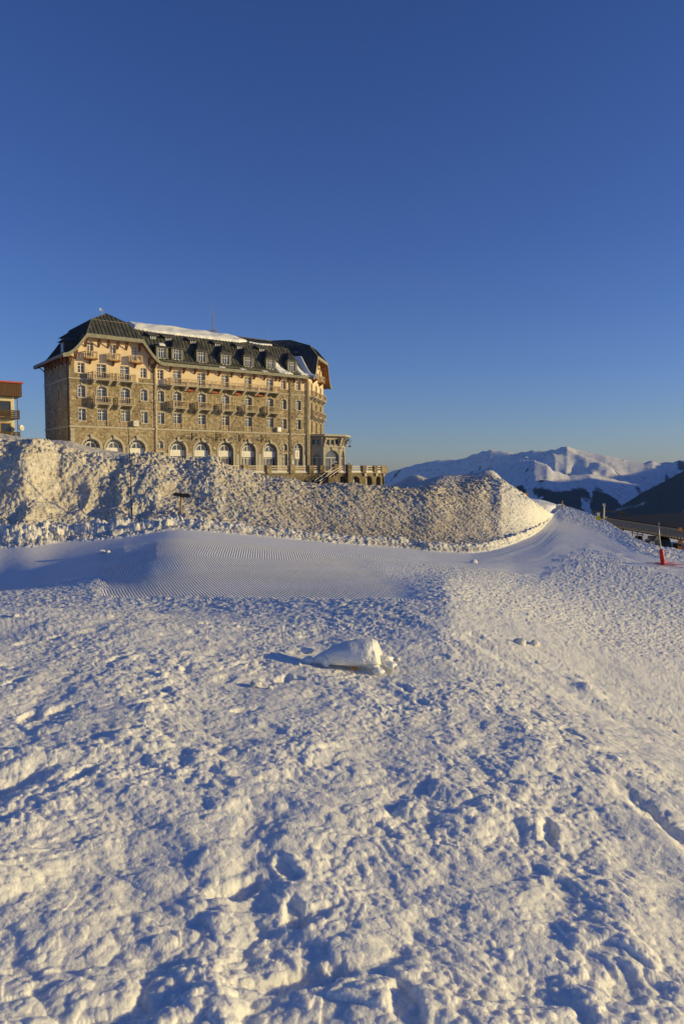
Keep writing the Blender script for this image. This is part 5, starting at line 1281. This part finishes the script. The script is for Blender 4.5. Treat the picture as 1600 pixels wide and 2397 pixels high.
for i, (x, y, r_, _) in enumerate(RINGS):
    c = G(x, y+2); 
    for j in range(n):
        a = 2*math.pi*j/n; hx = math.cos(a); hz2 = math.sin(a); hx = math.copysign(abs(hx)**.72, hx); hz2 = math.copysign(abs(hz2)**.72, hz2)
        # flat icy back edge on the right, squarer head end
        k = 1+.05*float(fbm(np.array([i*.35+hx*1.2]), np.array([hz2*1.4+i*.1]), 3, 400)[0])+(.10 if i > len(RINGS)-10 else .0)*float(fbm(np.array([i*.9+hx*3]), np.array([hz2*3.]), 3, 401)[0])
        up_ = r_*s_*(.90 if hz2 > 0 else .85)
        ee = max(0, (i-(len(RINGS)-6))/6)
        V.append(tuple(c+Vector((.25*hx*r_*s_-.35*hz2*r_*s_*ee+.12*r_*s_*(k-1)*8*ee, hx*r_*s_*1.35*k, hz2*up_*k+(.10*hx*r_*s_)))))
m_ = len(RINGS)
Fs = [(i*n+j, i*n+(j+1) % n, (i+1)*n+(j+1) % n, (i+1)*n+j) for i in range(m_-1) for j in range(n)]+[tuple(range(n-1, -1, -1)), tuple((m_-1)*n+j for j in range(n))]
g.raw(V, Fs); M['snow_smooth'] = snow_mat('snow_smooth', 60, .9, .008, sss=.012)
g.build('body', M['snow_smooth'], seal, smooth=True)
lump('flipper', G(763, 1547, 0, -.075), 15*s_, None, None, 51, 'snow_smooth', (.75, .6, 1.0), .10, seal)
lump('tail_fin', G(722, 1547, 0, -.02), 12*s_, None, None, 52, 'snow_smooth', (1.2, 1.0, .85), .12, seal)
lump('tail_fin', G(716, 1528, -.03, .16), 14*s_, None, None, 53, 'snow_smooth', (1.3, 1.0, .6), .14, seal)
lump('chest', G(872, 1553, 0, -.05), 17*s_, None, None, 54, 'snow_smooth', (1.0, 1.0, .9), .16, seal)
for (x, y, r_, dy, sq, lb, sd) in ((901, 1550, 17, .03, (1.25, 1, .72), 'pale broken snow block touching the head end of the snow animal', 61), (915, 1557, 13, -.04, (1.2, 1, .6), 'rightmost snow block beside the head end of the snow animal', 62), (884, 1566, 12, -.12, (1.2, 1, .8), 'small snow block in front of the snow animal chest', 63)):
    c = bs+G(x, y, 0, dy); c.z = max(c.z, ground_z(c.x, c.y)+r_*s_*.35)
    lump('snow_block', c, r_*s_, lb, 'snow block', sd, 'snow_smooth', sq, .2)
cpt = bs+G(828, 1566, 0, -.07); lump('carrot', Vector((cpt.x, cpt.y, ground_z(cpt.x, cpt.y)+.012)), 7*s_, 'tiny orange brown smudge under the belly of the snow animal', 'carrot', 71, 'orange', (1.5, .8, .5), .1)
# ------------------------------------------------------------------ loose clods on the snow (countable ones)
def clods(L, base, grp, cat='snow clod'):
    src = None
    for i, (px, py, r_, lb) in enumerate(L):
        h_ = hit(px, py); rr_ = r_*h_.y/F_PX
        if src is None or i % 3 == 0: src = lump('snow_clod', h_, 1.0, lb, cat, 80+i, 'snow_smooth', (1.2, 1, .8), .28, n=3, group=grp); o = src
        else:
            o = src.copy(); sc.collection.objects.link(o); o['label'] = lb; o.location = h_
        o.scale = (rr_, rr_, rr_); o.rotation_euler = (0, 0, i*1.3); o.location = h_+Vector((0, 0, rr_*.25))
clods([(598, 1611, 13, 'rounded snow clod lit on its right just below left of the snow animal'), (632, 1614, 8, 'small snow clod next to the larger clod below left of the snow animal'), (1215, 1508, 13, 'rounded snow clod on the slope right of the snow animal'), (1250, 1512, 11, 'snow clod beside the rounded one on the slope'),
       (36, 1446, 9, 'snow clod at the left edge below the groomed strip'), (930, 1548, 6, 'small crumb of snow right of the blocks by the snow animal'), (700, 1560, 5, 'small crumb of snow below the tail of the snow animal'), (862, 1590, 6, 'small crumb of snow below the chest of the snow animal'), (240, 1295, 8, 'lit lump of snow alone on the shaded track'), (252, 1294, 6, 'small lump beside the lit lump on the shaded track'), (1108, 1318, 8, 'snow clod on the smooth track in front of the bank end')], 0, 'loose clods on the snow')
